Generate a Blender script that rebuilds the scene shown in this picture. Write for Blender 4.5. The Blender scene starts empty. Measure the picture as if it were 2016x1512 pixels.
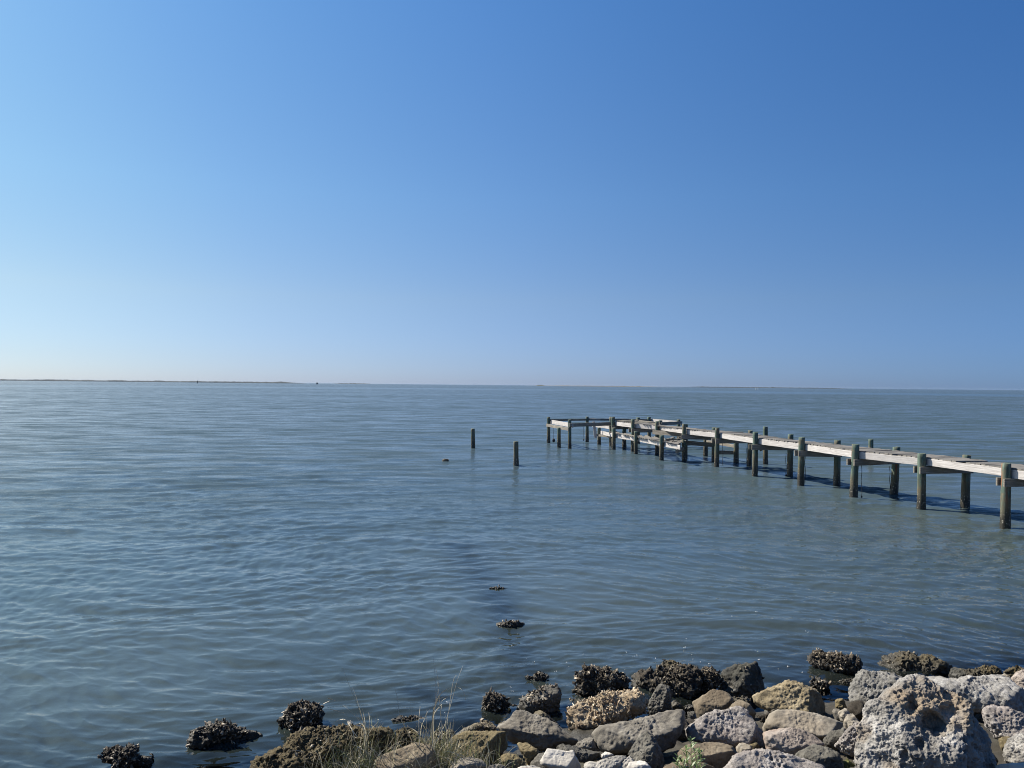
import bpy, math, random
import numpy as np
from mathutils import Vector, Matrix
R = math.radians
rng = np.random.default_rng(7); random.seed(7)
S = bpy.context.scene

# ------------------------------------------------------------------ camera, sky, sun, exposure
F = 1456.0; CX, CY = 1008.0, 756.0; H = 3.4
PITCH, ROLL = 0.067, 0.56
cd = bpy.data.cameras.new('camera'); cam = bpy.data.objects.new('camera', cd)
S.collection.objects.link(cam); S.camera = cam
cd.sensor_width = 36; cd.lens = 26.0; cd.clip_start = 0.05; cd.clip_end = 60000
CM = Matrix.Translation((0, 0, H)) @ Matrix.Rotation(R(90+PITCH), 4, 'X') @ Matrix.Rotation(R(ROLL), 4, 'Z')
cam.matrix_world = CM
SUN_AZ, SUN_EL = -59.0, 42.0
sdir = Vector((math.sin(R(SUN_AZ))*math.cos(R(SUN_EL)), math.cos(R(SUN_AZ))*math.cos(R(SUN_EL)), math.sin(R(SUN_EL))))
w = bpy.data.worlds.new('World'); S.world = w; w.use_nodes = True
nt = w.node_tree; bg = nt.nodes['Background']
sky = nt.nodes.new('ShaderNodeTexSky'); sky.sky_type = 'NISHITA'; sky.sun_disc = False
sky.sun_elevation = R(SUN_EL); sky.sun_rotation = R(SUN_AZ)
sky.altitude = 0; sky.air_density = 0.6; sky.dust_density = 0.3; sky.ozone_density = 4.0
# clear-air colour of the sky: paler low down and towards the sun, deep blue away from it (by direction in the world)
wtc = nt.nodes.new('ShaderNodeTexCoord'); wnm = nt.nodes.new('ShaderNodeVectorMath'); wnm.operation = 'NORMALIZE'
nt.links.new(wtc.outputs['Generated'], wnm.inputs[0])
wsp = nt.nodes.new('ShaderNodeSeparateXYZ'); nt.links.new(wnm.outputs[0], wsp.inputs[0])
wdt = nt.nodes.new('ShaderNodeVectorMath'); wdt.operation = 'DOT_PRODUCT'; nt.links.new(wnm.outputs[0], wdt.inputs[0])
wdt.inputs[1].default_value = (math.sin(R(-58)), math.cos(R(-58)), 0)
wma = nt.nodes.new('ShaderNodeMath'); wma.operation = 'MULTIPLY_ADD'; nt.links.new(wdt.outputs['Value'], wma.inputs[0]); wma.inputs[1].default_value = .5; wma.inputs[2].default_value = .5
def wramp(src, stops):
    r = nt.nodes.new('ShaderNodeValToRGB'); e = r.color_ramp.elements
    while len(e) < len(stops): e.new(.5)
    for k, (p, c) in enumerate(stops): e[k].position = p; e[k].color = (c[0]/2, c[1]/2, c[2]/2, 1)
    nt.links.new(src, r.inputs[0]); return r.outputs[0]
def wmul(a_, b_):
    v = nt.nodes.new('ShaderNodeVectorMath'); v.operation = 'MULTIPLY'; nt.links.new(a_, v.inputs[0]); nt.links.new(b_, v.inputs[1]); return v.outputs[0]
WE = [(0.0, (.60, .665, .93)), (.032, (.70, .74, .92)), (.113, (.99, .997, 1.004)), (.241, (1.04, 1.285, 1.333)), (.456, (.984, 1.50, 1.714)), (1.0, (.984, 1.50, 1.714))]
WA = [(.40, (.63, .78, .93)), (.48, (.642, .792, .929)), (.76, (1, 1, 1)), (.885, (1.14, 1.09, .985)), (.956, (1.26, 1.186, .96))]
wc = wmul(wmul(sky.outputs[0], wramp(wsp.outputs[2], WE)), wramp(wma.outputs[0], WA))
wsc = nt.nodes.new('ShaderNodeVectorMath'); wsc.operation = 'SCALE'; nt.links.new(wc, wsc.inputs[0]); wsc.inputs['Scale'].default_value = 4.0
nt.links.new(wsc.outputs[0], bg.inputs[0]); bg.inputs[1].default_value = 0.058
sl = bpy.data.lights.new('sun', 'SUN'); sl.energy = 5.0; sl.angle = R(0.53); sl.color = (1.0, 0.92, 0.79)
so = bpy.data.objects.new('sun', sl); S.collection.objects.link(so)
so.rotation_euler = sdir.to_track_quat('Z', 'Y').to_euler(); so.location = (-20, 10, 30)
S.view_settings.view_transform = 'Standard'; S.view_settings.look = 'None'
S.view_settings.exposure = 0.86; S.view_settings.gamma = 1.0
S.cycles.filter_width = 1.05

# ------------------------------------------------------------------ pixel helpers (photograph 2016x1512)
C0 = Vector((0, 0, H)); RM = CM.to_3x3()
def ray(px, py): return (RM @ Vector(((px-CX)/F, -(py-CY)/F, -1.0)))
def at(px, py, z=0.0):
    d = ray(px, py); return C0 + d*((z-H)/d.z)
def at_d(px, py, D): return C0 + ray(px, py)*D
P0 = np.array((-2.3, 6.6)); SN = np.array((.2765, -.961))
REEF = [(-1.15, 15.6, -.25, 12.2, .95, -.24), (-.25, 12.2, 0.0, 10.2, .75, -.17), (0.0, 10.2, .25, 8.3, .9, -.20), (-1.1, 8.2, -.4, 7.8, .5, -.12)]
def shore_s(x, y): return (x-P0[0])*SN[0] + (y-P0[1])*SN[1]
def bank(x, y):
    s = shore_s(x, y)
    up = 1.75*(1-np.exp(-np.maximum(s, 0)*0.30/1.75*1.25))
    dn = -1.6*(1-np.exp(np.minimum(s, 0)*0.34/1.6))
    z = np.where(s > 0, up, dn)
    # shallow reef of old rubble running out from the shore
    for (x0, y0, x1, y1, wd, top) in REEF:
        dx, dy = x1-x0, y1-y0; t = np.clip(((x-x0)*dx+(y-y0)*dy)/(dx*dx+dy*dy), 0, 1)
        d = np.hypot(x-x0-t*dx, (y-y0-t*dy)); z = np.maximum(z, top-1.5*(1-np.exp(-(d/wd)**2)))
    return z
def at_bank(px, py, dz=0.0):
    d = ray(px, py); lo, hi = 1.0, 30.0
    for _ in range(50):
        t = (lo+hi)/2; p = C0 + d*t
        if p.z > float(bank(p.x, p.y))+dz: lo = t
        else: hi = t
    return lo

# ------------------------------------------------------------------ tagging / mesh helpers
def tag(o, label=None, cat=None, group=None, kind=None):
    if label: o['label'] = label
    if cat: o['category'] = cat
    if group: o['group'] = group
    if kind: o['kind'] = kind
    return o
def link(name, me, mat, parent=None):
    o = bpy.data.objects.new(name, me); S.collection.objects.link(o)
    if mat: me.materials.append(mat)
    if parent: o.parent = parent
    return o
def empty(name, loc):
    o = bpy.data.objects.new(name, None); S.collection.objects.link(o); o.location = loc; o.empty_display_size = .1
    return o
def mesh_np(name, V, Fc, smooth=True, n=None):
    """V (N,3), Fc (M,k) array of k-gons"""
    me = bpy.data.meshes.new(name); V = np.asarray(V, np.float32); Fc = np.asarray(Fc, np.int32)
    k = Fc.shape[1]
    me.vertices.add(len(V)); me.vertices.foreach_set('co', V.ravel())
    me.loops.add(Fc.size); me.loops.foreach_set('vertex_index', Fc.ravel())
    me.polygons.add(len(Fc)); me.polygons.foreach_set('loop_start', np.arange(0, Fc.size, k, dtype=np.int32))
    me.polygons.foreach_set('loop_total', np.full(len(Fc), k, np.int32))
    me.polygons.foreach_set('use_smooth', np.full(len(Fc), smooth, bool))
    me.update(calc_edges=True); me.validate()
    return me
def set_attr(me, name, arr):
    a = me.attributes.new(name, 'FLOAT', 'POINT'); a.data.foreach_set('value', np.asarray(arr, np.float32))

# numpy gradient noise
_perm = rng.permutation(256).astype(np.int64); _perm = np.concatenate([_perm, _perm, _perm])
_g = rng.normal(size=(256, 3)); _g /= np.linalg.norm(_g, axis=1)[:, None]
def noise(p):
    p = np.asarray(p, np.float64); i = np.floor(p).astype(np.int64); f = p-i; u = f*f*f*(f*(f*6-15)+10)
    i &= 255; out = 0
    for dx in (0, 1):
        wx = u[:, 0] if dx else 1-u[:, 0]
        for dy in (0, 1):
            wy = u[:, 1] if dy else 1-u[:, 1]
            for dz in (0, 1):
                wz = u[:, 2] if dz else 1-u[:, 2]
                h = _perm[_perm[_perm[(i[:, 0]+dx) & 255]+((i[:, 1]+dy) & 255)]+((i[:, 2]+dz) & 255)]
                g = _g[h]
                out = out + wx*wy*wz*(g[:, 0]*(f[:, 0]-dx)+g[:, 1]*(f[:, 1]-dy)+g[:, 2]*(f[:, 2]-dz))
    return out*1.7
def fbm(p, o=4, gain=.5):
    a, s, out = 1.0, 1.0, 0
    for k in range(o):
        out = out + a*noise(p*s+k*17.3); a *= gain; s *= 2.03
    return out
def cells(p):
    """distance to nearest jittered cell point"""
    i = np.floor(p).astype(np.int64); best = np.full(len(p), 9.0)
    for dx in (-1, 0, 1):
        for dy in (-1, 0, 1):
            for dz in (-1, 0, 1):
                c = i+np.array((dx, dy, dz)); cc = c & 255
                h = _perm[_perm[_perm[cc[:, 0]]+cc[:, 1]]+cc[:, 2]]
                q = c+.5+_g[h]*.45
                best = np.minimum(best, ((p-q)**2).sum(1))
    return np.sqrt(best)

# ------------------------------------------------------------------ material helpers
def new_mat(name):
    m = bpy.data.materials.new(name); m.use_nodes = True; t = m.node_tree
    b = t.nodes['Principled BSDF']; return m, t, b
def N(t, kind, **kw):
    n = t.nodes.new(kind)
    for k, v in kw.items():
        if k in n.inputs: n.inputs[k].default_value = v
        else: setattr(n, k, v)
    return n
def ramp(t, fac, stops):
    r = t.nodes.new('ShaderNodeValToRGB'); e = r.color_ramp.elements
    while len(e) < len(stops): e.new(.5)
    for k, (p, c) in enumerate(stops):
        e[k].position = p; e[k].color = (*c, 1) if len(c) == 3 else c
    t.links.new(fac, r.inputs[0]); return r.outputs[0]
def mixc(t, fac, a, b, mode='MIX'):
    m = t.nodes.new('ShaderNodeMix'); m.data_type = 'RGBA'; m.blend_type = mode
    for sock, v in ((m.inputs[0], fac), (m.inputs[6], a), (m.inputs[7], b)):
        if hasattr(v, 'is_output'): t.links.new(v, sock)
        elif isinstance(v, (int, float)): sock.default_value = v
        else: sock.default_value = (*v, 1)
    return m.outputs[2]
def mathn(t, op, a, b=None, clamp=False):
    m = t.nodes.new('ShaderNodeMath'); m.operation = op; m.use_clamp = clamp
    for s, v in ((m.inputs[0], a), (m.inputs[1], b)):
        if v is None: continue
        if hasattr(v, 'is_output'): t.links.new(v, s)
        else: s.default_value = v
    return m.outputs[0]
def obj_coord(t, scale=1.0, rnd=True):
    tc = t.nodes.new('ShaderNodeTexCoord'); out = tc.outputs['Object']
    if rnd:
        oi = t.nodes.new('ShaderNodeObjectInfo'); v = t.nodes.new('ShaderNodeVectorMath'); v.operation = 'ADD'
        mu = mathn(t, 'MULTIPLY', oi.outputs['Random'], 37.0)
        t.links.new(out, v.inputs[0]); t.links.new(mu, v.inputs[1]); out = v.outputs[0]
    return out
def noise_n(t, vec, scale, detail=5, rough=.55, dist=0):
    n = t.nodes.new('ShaderNodeTexNoise'); n.inputs['Scale'].default_value = scale
    n.inputs['Detail'].default_value = detail; n.inputs['Roughness'].default_value = rough
    n.inputs['Distortion'].default_value = dist
    if vec is not None: t.links.new(vec, n.inputs['Vector'])
    return n.outputs['Fac']
def sat(a, k=.06): return tuple(a)

def rock_mat(name, dark, mid, light, scale=7.0, speck=None, rough=.9, bump=.5, spots=0.3, wet=False):
    m, t, b = new_mat(name); v = obj_coord(t)
    n1 = noise_n(t, v, scale, 6, .6); n2 = noise_n(t, v, scale*5, 4, .6); n3 = noise_n(t, v, 2.2, 3, .5)
    c = ramp(t, n1, [(.30, dark), (.5, mid), (.68, light)])
    c = mixc(t, mathn(t, 'MULTIPLY', ramp(t, n2, [(.42, (0, 0, 0)), (.6, (1, 1, 1))]), .55), c, mixc(t, .5, dark, mid))
    # stains that belong to the stone
    c = mixc(t, mathn(t, 'MULTIPLY', ramp(t, n3, [(.50, (0, 0, 0)), (.62, (1, 1, 1))]), spots), c, speck or dark)
    # darker stone colour inside the pits (attribute from the real pits)
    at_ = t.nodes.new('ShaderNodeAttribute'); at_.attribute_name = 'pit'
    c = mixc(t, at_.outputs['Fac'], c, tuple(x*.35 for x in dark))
    # dark wet tide band close to the water
    g = t.nodes.new('ShaderNodeNewGeometry'); sp = t.nodes.new('ShaderNodeSeparateXYZ'); t.links.new(g.outputs['Position'], sp.inputs[0])
    zz = mathn(t, 'ADD', sp.outputs[2], mathn(t, 'MULTIPLY', mathn(t, 'SUBTRACT', n3, .5), .25))
    tide = ramp(t, zz, [(.06, (1, 1, 1)), (.19, (0, 0, 0))])
    c = mixc(t, mathn(t, 'MULTIPLY', tide, .85), c, (.022, .020, .014))
    t.links.new(c, b.inputs['Base Color'])
    rr = mathn(t, 'SUBTRACT', rough, mathn(t, 'MULTIPLY', tide, .45)); t.links.new(rr, b.inputs['Roughness'])
    bu = t.nodes.new('ShaderNodeBump'); bu.inputs['Strength'].default_value = bump; bu.inputs['Distance'].default_value = .012
    hh = mathn(t, 'ADD', noise_n(t, v, scale*6, 6, .7), mathn(t, 'MULTIPLY', noise_n(t, v, scale*22, 3, .6), .4))
    t.links.new(hh, bu.inputs['Height']); t.links.new(bu.outputs[0], b.inputs['Normal'])
    return m
M = {}
M['gray'] = rock_mat('weathered_grey_stone', (.07, .062, .05), (.16, .145, .12), (.27, .25, .212), 6, (.10, .085, .06))
M['darkgray'] = rock_mat('dark_grey_stone', (.04, .038, .032), (.10, .094, .08), (.19, .18, .155), 7, (.05, .045, .03))
M['basalt'] = rock_mat('black_basalt', (.016, .016, .014), (.035, .035, .03), (.09, .088, .075), 7, (.05, .045, .02))
M['brown'] = rock_mat('brown_sandstone', (.085, .066, .045), (.155, .125, .085), (.225, .19, .135), 4, (.10, .07, .04), bump=.3)
M['ochre'] = rock_mat('ochre_stone', (.08, .062, .028), (.165, .13, .066), (.26, .215, .125), 6, (.08, .06, .02), bump=.7)
M['yellow'] = rock_mat('yellow_lumpy_stone', (.11, .085, .045), (.235, .19, .115), (.37, .315, .215), 9, (.12, .095, .06), bump=.8)
M['white'] = rock_mat('white_limestone', (.32, .295, .255), (.48, .455, .41), (.58, .555, .51), 3, (.42, .38, .31), bump=.2, spots=.35)
M['pale'] = rock_mat('pale_grey_limestone', (.19, .18, .16), (.32, .305, .275), (.44, .425, .39), 5, (.25, .22, .18), bump=.4)
M['tan'] = rock_mat('pale_tan_stone', (.13, .115, .09), (.235, .21, .17), (.34, .31, .26), 4, (.28, .22, .15), bump=.35)
M['pink'] = rock_mat('pinkish_concrete', (.15, .125, .105), (.255, .215, .185), (.36, .32, .285), 6, (.27, .18, .13), bump=.5, spots=.6)
M['coralgray'] = rock_mat('dull_grey_coral_rock', (.08, .078, .07), (.19, .185, .172), (.33, .32, .30), 10, (.13, .115, .09), bump=.9)
M['coral'] = rock_mat('pitted_grey_coral_rock', (.12, .115, .108), (.27, .262, .248), (.47, .46, .44), 9, (.20, .185, .15), bump=.9)
M['coralpink'] = rock_mat('pitted_pale_coral_rock', (.13, .115, .104), (.275, .252, .236), (.45, .425, .40), 10, (.26, .2, .18), bump=.9)
M['mossy'] = rock_mat('olive_weedy_rock', (.028, .022, .010), (.085, .066, .030), (.17, .14, .075), 10, (.05, .035, .012), bump=1.0)
M['oysterbase'] = rock_mat('dark_oyster_rock', (.018, .014, .010), (.05, .04, .028), (.11, .09, .065), 14, (.03, .022, .012), bump=1.0)
M['shelly'] = rock_mat('shell_hash_stone', (.14, .10, .06), (.36, .28, .18), (.55, .47, .34), 12, (.22, .13, .08), bump=.9)
M['giant'] = rock_mat('grey_and_tan_cavernous_rock', (.10, .093, .085), (.225, .215, .20), (.42, .408, .39), 5, (.235, .185, .13), bump=.8, spots=.95)
M['moss'] = rock_mat('mossy_green_stone', (.035, .035, .008), (.10, .10, .025), (.18, .17, .06), 8, (.04, .04, .01), bump=.7)

def shell_material(name, lo, hi, tip):
    m, t, b = new_mat(name)
    a = t.nodes.new('ShaderNodeAttribute'); a.attribute_name = 'shade'
    a2 = t.nodes.new('ShaderNodeAttribute'); a2.attribute_name = 'tip'
    c = ramp(t, a.outputs['Fac'], [(0, lo), (.6, tuple((x+y)/2 for x, y in zip(lo, hi))), (1, hi)])
    c = mixc(t, mathn(t, 'MULTIPLY', a2.outputs['Fac'], mathn(t, 'MULTIPLY', a.outputs['Fac'], 1.1), True), c, tip)
    t.links.new(c, b.inputs['Base Color']); b.inputs['Roughness'].default_value = .55
    return m
M['shell'] = shell_material('oyster_shell', (.028, .020, .011), (.22, .165, .10), (.62, .55, .42))
M['shellpale'] = shell_material('bleached_shell', (.15, .095, .05), (.46, .36, .22), (.66, .60, .46))
M['shelldark'] = shell_material('dark_weedy_shell', (.020, .015, .008), (.135, .105, .058), (.42, .36, .25))

# ------------------------------------------------------------------ water, bank, sky-side setting
def build_water():
    rs = [4.2]
    while rs[-1] < 8600:
        r = rs[-1]; rs.append(r+min(max(.013, .58*r*r/(H*728)), r*.35))
    rs = np.array(rs); nr = len(rs)
    az = np.radians(np.concatenate([np.arange(-75, -40, .5), np.arange(-40, 40, .062), np.arange(40, 76, .5)])); na = len(az)
    dr = np.gradient(rs)
    Rg, A = np.meshgrid(rs, az, indexing='ij'); X = Rg*np.sin(A); Y = Rg*np.cos(A); DR = np.repeat(dr[:, None], na, 1)
    Z = np.zeros_like(X); miss = np.zeros_like(X)
    rg = np.random.default_rng(3)
    # low-frequency warp keeps the trains from looking like pure sines
    wx = .55*np.sin(X*.21+Y*.13+1)+.4*np.sin(-X*.33+Y*.41+2)+.22*np.sin(X*.9+Y*.7)
    wy = .5*np.sin(X*.17-Y*.25+4)+.35*np.sin(X*.45+Y*.3+.5)+.2*np.sin(-X*.8+Y*1.1+3)
    near = rs < 400
    Xn, Yn, Dn = X[near]+wx[near], Y[near]+wy[near], DR[near]
    Zn = np.zeros_like(Xn); Mn = np.zeros_like(Xn)
    # share of the shore-parallel train (right of centre, near the rocks)
    s = -shore_s(X[near], Y[near])
    wr = 1/(1+np.exp(-(X[near]-.15*Y[near]+.5)/1.6))
    nw = 150
    for k in range(nw):
        lam = math.exp(rg.uniform(math.log(.105), math.log(2.4)))
        th = rg.normal(0, .5) if k % 3 else rg.normal(0, 1.0)
        grp = k % 2
        base = math.radians(97 if grp else 64)           # travel direction of the train
        d = (math.cos(base+th*(.75 if grp else .55)), math.sin(base+th*(.75 if grp else .55)))
        wt = 1.0 if grp else wr*1.15
        if grp: wt = 1.0-.35*wr
        sl_ = .0250*(.8 if lam < .18 else 1.35 if lam < .45 else 1.05 if lam < .8 else .65 if lam < 1.3 else .5)
        a = sl_*lam/(2*math.pi)
        kk = 2*math.pi/lam
        vis = np.clip((lam/Dn-1.7)/1.5, 0, 1)
        ph = kk*(Xn*d[0]+Yn*d[1])+rg.uniform(0, 6.28)
        sh = np.sin(ph)
        Zn += wt*vis*a*(sh+.22*np.cos(2*ph))
        Mn += (wt*sl_)**2*.5*(1-vis**2)
    # patchy calm / ruffled zones
    patch = .8+.3*np.sin(Xn*.11+Yn*.07+1.3)*np.sin(Xn*.05-Yn*.16)+.18*np.sin(Xn*.37+Yn*.21)
    Zn *= patch
    # short crests that meet in a broken net, strongest close in
    cl = rs[near] < 75; Q = np.stack([Xn[cl]*1.0, Yn[cl], Yn[cl]*0], -1).reshape(-1, 3); Dc = Dn[cl].ravel()
    net = np.zeros(len(Q))
    for (fx, fy, rot, amp, z0) in ((1.5, 3.2, .10, .0075, 3.1), (2.4, 4.6, -.32, .0048, 7.7), (4.0, 8.0, .25, .0026, 12.3)):
        c_, s_ = math.cos(rot), math.sin(rot)
        P_ = np.stack([(Q[:, 0]*c_-Q[:, 1]*s_)*fx, (Q[:, 0]*s_+Q[:, 1]*c_)*fy, np.full(len(Q), z0)], -1)
        k_ = (1-np.minimum(np.abs(noise(P_))*1.6, 1))**1.6
        net += amp*k_*np.clip((1/fy/Dc-1.4)/1.6, 0, 1)
    Zc = Zn[cl]; Zn[cl] = Zc+net.reshape(Zc.shape)*(.75+.5*patch[cl])
    Z[near] = Zn; miss[near] = Mn
    miss[~near] = Mn[-1].mean()
    slick = ((rs > 470) & (rs < 640))[:, None] & np.ones((1, na), bool); miss[slick] *= .4
    # radial ripple ring fades at r>400
    V = np.stack([X, Y, Z], -1).reshape(-1, 3)
    idx = np.arange(nr*na).reshape(nr, na)
    Fc = np.stack([idx[:-1, :-1], idx[:-1, 1:], idx[1:, 1:], idx[1:, :-1]], -1).reshape(-1, 4)
    me = mesh_np('water', V, Fc)
    depth = -bank(X, Y)
    pos = np.stack([X.ravel()*.35, Y.ravel()*.35, np.zeros(X.size)], -1)
    nn = np.zeros(X.size); sel = (Rg.ravel() < 60); nn[sel] = fbm(pos[sel], 3)
    dd = np.clip(depth.ravel()*(1+.35*nn), 0, 5)
    set_attr(me, 'murk', 1-np.exp(-np.maximum(dd, .0)/.34))
    set_attr(me, 'offshore', np.clip(1-np.exp(-np.maximum(-shore_s(X, Y).ravel()-3, 0)/14), 0, 1))
    set_attr(me, 'unres', np.sqrt(miss.ravel()))
    m, t, b = new_mat('sound_water'); t.nodes.remove(b); out = t.nodes['Material Output']
    a = t.nodes.new('ShaderNodeAttribute'); a.attribute_name = 'murk'
    u = t.nodes.new('ShaderNodeAttribute'); u.attribute_name = 'unres'
    tc = t.nodes.new('ShaderNodeTexCoord'); P = tc.outputs['Object']
    # small-scale bump: fine ripples near, wind texture far
    mp = t.nodes.new('ShaderNodeMapping'); mp.inputs['Scale'].default_value = (.55, 1.2, 1); t.links.new(P, mp.inputs[0])
    n1 = noise_n(t, mp.outputs[0], 9.0, 3, .55, .3); n2 = noise_n(t, mp.outputs[0], .9, 5, .62, .2)
    n3 = noise_n(t, mp.outputs[0], .16, 4, .6)
    far = mathn(t, 'MULTIPLY', u.outputs['Fac'], 9.0, True)
    b1 = N(t, 'ShaderNodeBump', Strength=.5, Distance=.005); t.links.new(n1, b1.inputs['Height'])
    b2 = N(t, 'ShaderNodeBump', Distance=.13); t.links.new(n2, b2.inputs['Height']); t.links.new(mathn(t, 'MULTIPLY', far, .85), b2.inputs['Strength'])
    t.links.new(b1.outputs[0], b2.inputs['Normal'])
    b3 = N(t, 'ShaderNodeBump', Distance=.35); t.links.new(n3, b3.inputs['Height']); t.links.new(mathn(t, 'MULTIPLY', far, .5), b3.inputs['Strength'])
    t.links.new(b2.outputs[0], b3.inputs['Normal'])
    nrm = b3.outputs[0]
    mp2 = t.nodes.new('ShaderNodeMapping'); mp2.inputs['Scale'].default_value = (.22, .62, 1); mp2.inputs['Rotation'].default_value = (0, 0, .12); t.links.new(P, mp2.inputs[0])
    chop = ramp(t, noise_n(t, mp2.outputs[0], .9, 8, .78, .3), [(.41, (.0, .0, .0)), (.59, (1, 1, 1))])
    mp3 = t.nodes.new('ShaderNodeMapping'); mp3.inputs['Scale'].default_value = (.010, .035, 1); t.links.new(P, mp3.inputs[0])
    gust = ramp(t, noise_n(t, mp3.outputs[0], 1.0, 5, .6), [(.35, (.0, .0, .0)), (.65, (1, 1, 1))])
    ruff = mathn(t, 'ADD', mathn(t, 'MULTIPLY', chop, 4.6), mathn(t, 'ADD', mathn(t, 'MULTIPLY', gust, 1.4), .7))
    g = t.nodes.new('ShaderNodeBsdfGlossy'); g.distribution = 'GGX'
    rr = mathn(t, 'ADD', .03, mathn(t, 'MULTIPLY', mathn(t, 'POWER', u.outputs['Fac'], 1.0), 1.1)); t.links.new(rr, g.inputs['Roughness']); t.links.new(nrm, g.inputs['Normal'])
    g.inputs['Color'].default_value = (1, 1, 1, 1)
    # suspended silt colour drifts over tens of metres
    n4 = noise_n(t, P, .12, 3, .5)
    body = ramp(t, n4, [(.35, (.042, .060, .060)), (.65, (.056, .071, .064))])
    dp = t.nodes.new('ShaderNodeAttribute'); dp.attribute_name = 'offshore'
    body = mixc(t, dp.outputs['Fac'], body, (.042, .070, .092))
    d = t.nodes.new('ShaderNodeBsdfDiffuse'); t.links.new(body, d.inputs[0])
    tr = t.nodes.new('ShaderNodeBsdfTransparent'); tr.inputs[0].default_value = (.80, .82, .74, 1)
    mx = t.nodes.new('ShaderNodeMixShader'); t.links.new(a.outputs['Fac'], mx.inputs[0]); t.links.new(tr.outputs[0], mx.inputs[1]); t.links.new(d.outputs[0], mx.inputs[2])
    fr = t.nodes.new('ShaderNodeFresnel'); fr.inputs['IOR'].default_value = 1.55; t.links.new(nrm, fr.inputs['Normal'])
    ms = t.nodes.new('ShaderNodeMixShader'); t.links.new(mathn(t, 'MULTIPLY', fr.outputs[0], mathn(t, 'SUBTRACT', 1.0, mathn(t, 'MULTIPLY', u.outputs['Fac'], ruff))), ms.inputs[0]); t.links.new(mx.outputs[0], ms.inputs[1]); t.links.new(g.outputs[0], ms.inputs[2])
    t.links.new(ms.outputs[0], out.inputs['Surface'])
    o = link('water', me, m); tag(o, kind='structure')
    return o
build_water()

def build_bank():
    xs = np.arange(-14, 16, .045); ys = np.arange(-3, 13.5, .045)
    X, Y = np.meshgrid(xs, ys, indexing='xy'); Z = bank(X, Y)
    p = np.stack([X.ravel(), Y.ravel(), Z.ravel()], -1)
    c = cells(p*np.array((6, 6, 2.0)))
    Z = Z.ravel()-.10+.16*fbm(p*.8, 3)*.5+.055*np.clip(.75-c, 0, 1)+.02*noise(p*14)
    V = np.stack([X.ravel(), Y.ravel(), Z], -1); nx, ny = len(xs), len(ys)
    i = np.arange(nx*ny).reshape(ny, nx)
    Fc = np.stack([i[:-1, :-1], i[:-1, 1:], i[1:, 1:], i[1:, :-1]], -1).reshape(-1, 4)
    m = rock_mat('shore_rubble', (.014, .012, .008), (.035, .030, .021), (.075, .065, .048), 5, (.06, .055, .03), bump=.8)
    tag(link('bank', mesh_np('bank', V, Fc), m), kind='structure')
    # far seabed
    V = [(-9000, 10, -1.75), (9000, 10, -1.75), (9000, 9000, -1.75), (-9000, 9000, -1.75)]
    m2, t, b = new_mat('mud'); b.inputs['Base Color'].default_value = (.06, .055, .04, 1); b.inputs['Roughness'].default_value = 1
    tag(link('seabed', mesh_np('seabed', V, [[0, 1, 2, 3]], False), m2), kind='structure')
build_bank()

# ------------------------------------------------------------------ rocks
import bmesh
ICO = {}
def ico(n):
    if n not in ICO:
        bm = bmesh.new(); bmesh.ops.create_icosphere(bm, subdivisions=n, radius=1)
        V = np.array([v.co[:] for v in bm.verts]); Fc = np.array([[v.index for v in f.verts] for f in bm.faces]); bm.free()
        ICO[n] = (V, Fc)
    return ICO[n]
def poly_radius(poly, c, n=720):
    th = np.linspace(-np.pi, np.pi, n, endpoint=False); out = np.zeros(n)
    for k, a in enumerate(th):
        d = np.array((math.cos(a), math.sin(a))); best = 0
        for i in range(len(poly)):
            p, q = poly[i]-c, poly[(i+1) % len(poly)]-c; e = q-p
            den = d[0]*e[1]-d[1]*e[0]
            if abs(den) < 1e-9: continue
            tt = (p[0]*e[1]-p[1]*e[0])/den; uu = (p[0]*d[1]-p[1]*d[0])/den
            if tt > 0 and -1e-6 <= uu <= 1+1e-6: best = max(best, tt)
        out[k] = best
    ker = np.array([1, 2, 3, 4, 3, 2, 1], float); ker /= ker.sum()
    ext = np.concatenate([out[-3:], out, out[:3]]); return th, np.convolve(ext, ker, 'valid')
ZK = {'A': (840, 1290, 4.8), 'B': (1200, 1270, 4.582), 'C': (1580, 1270, 4.624), 'D': (480, 1290, 4.8), 'E': (160, 1360, 5.04), 'F': (850, 1120, 6.573), 'P': (0, 0, 1.0)}
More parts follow.
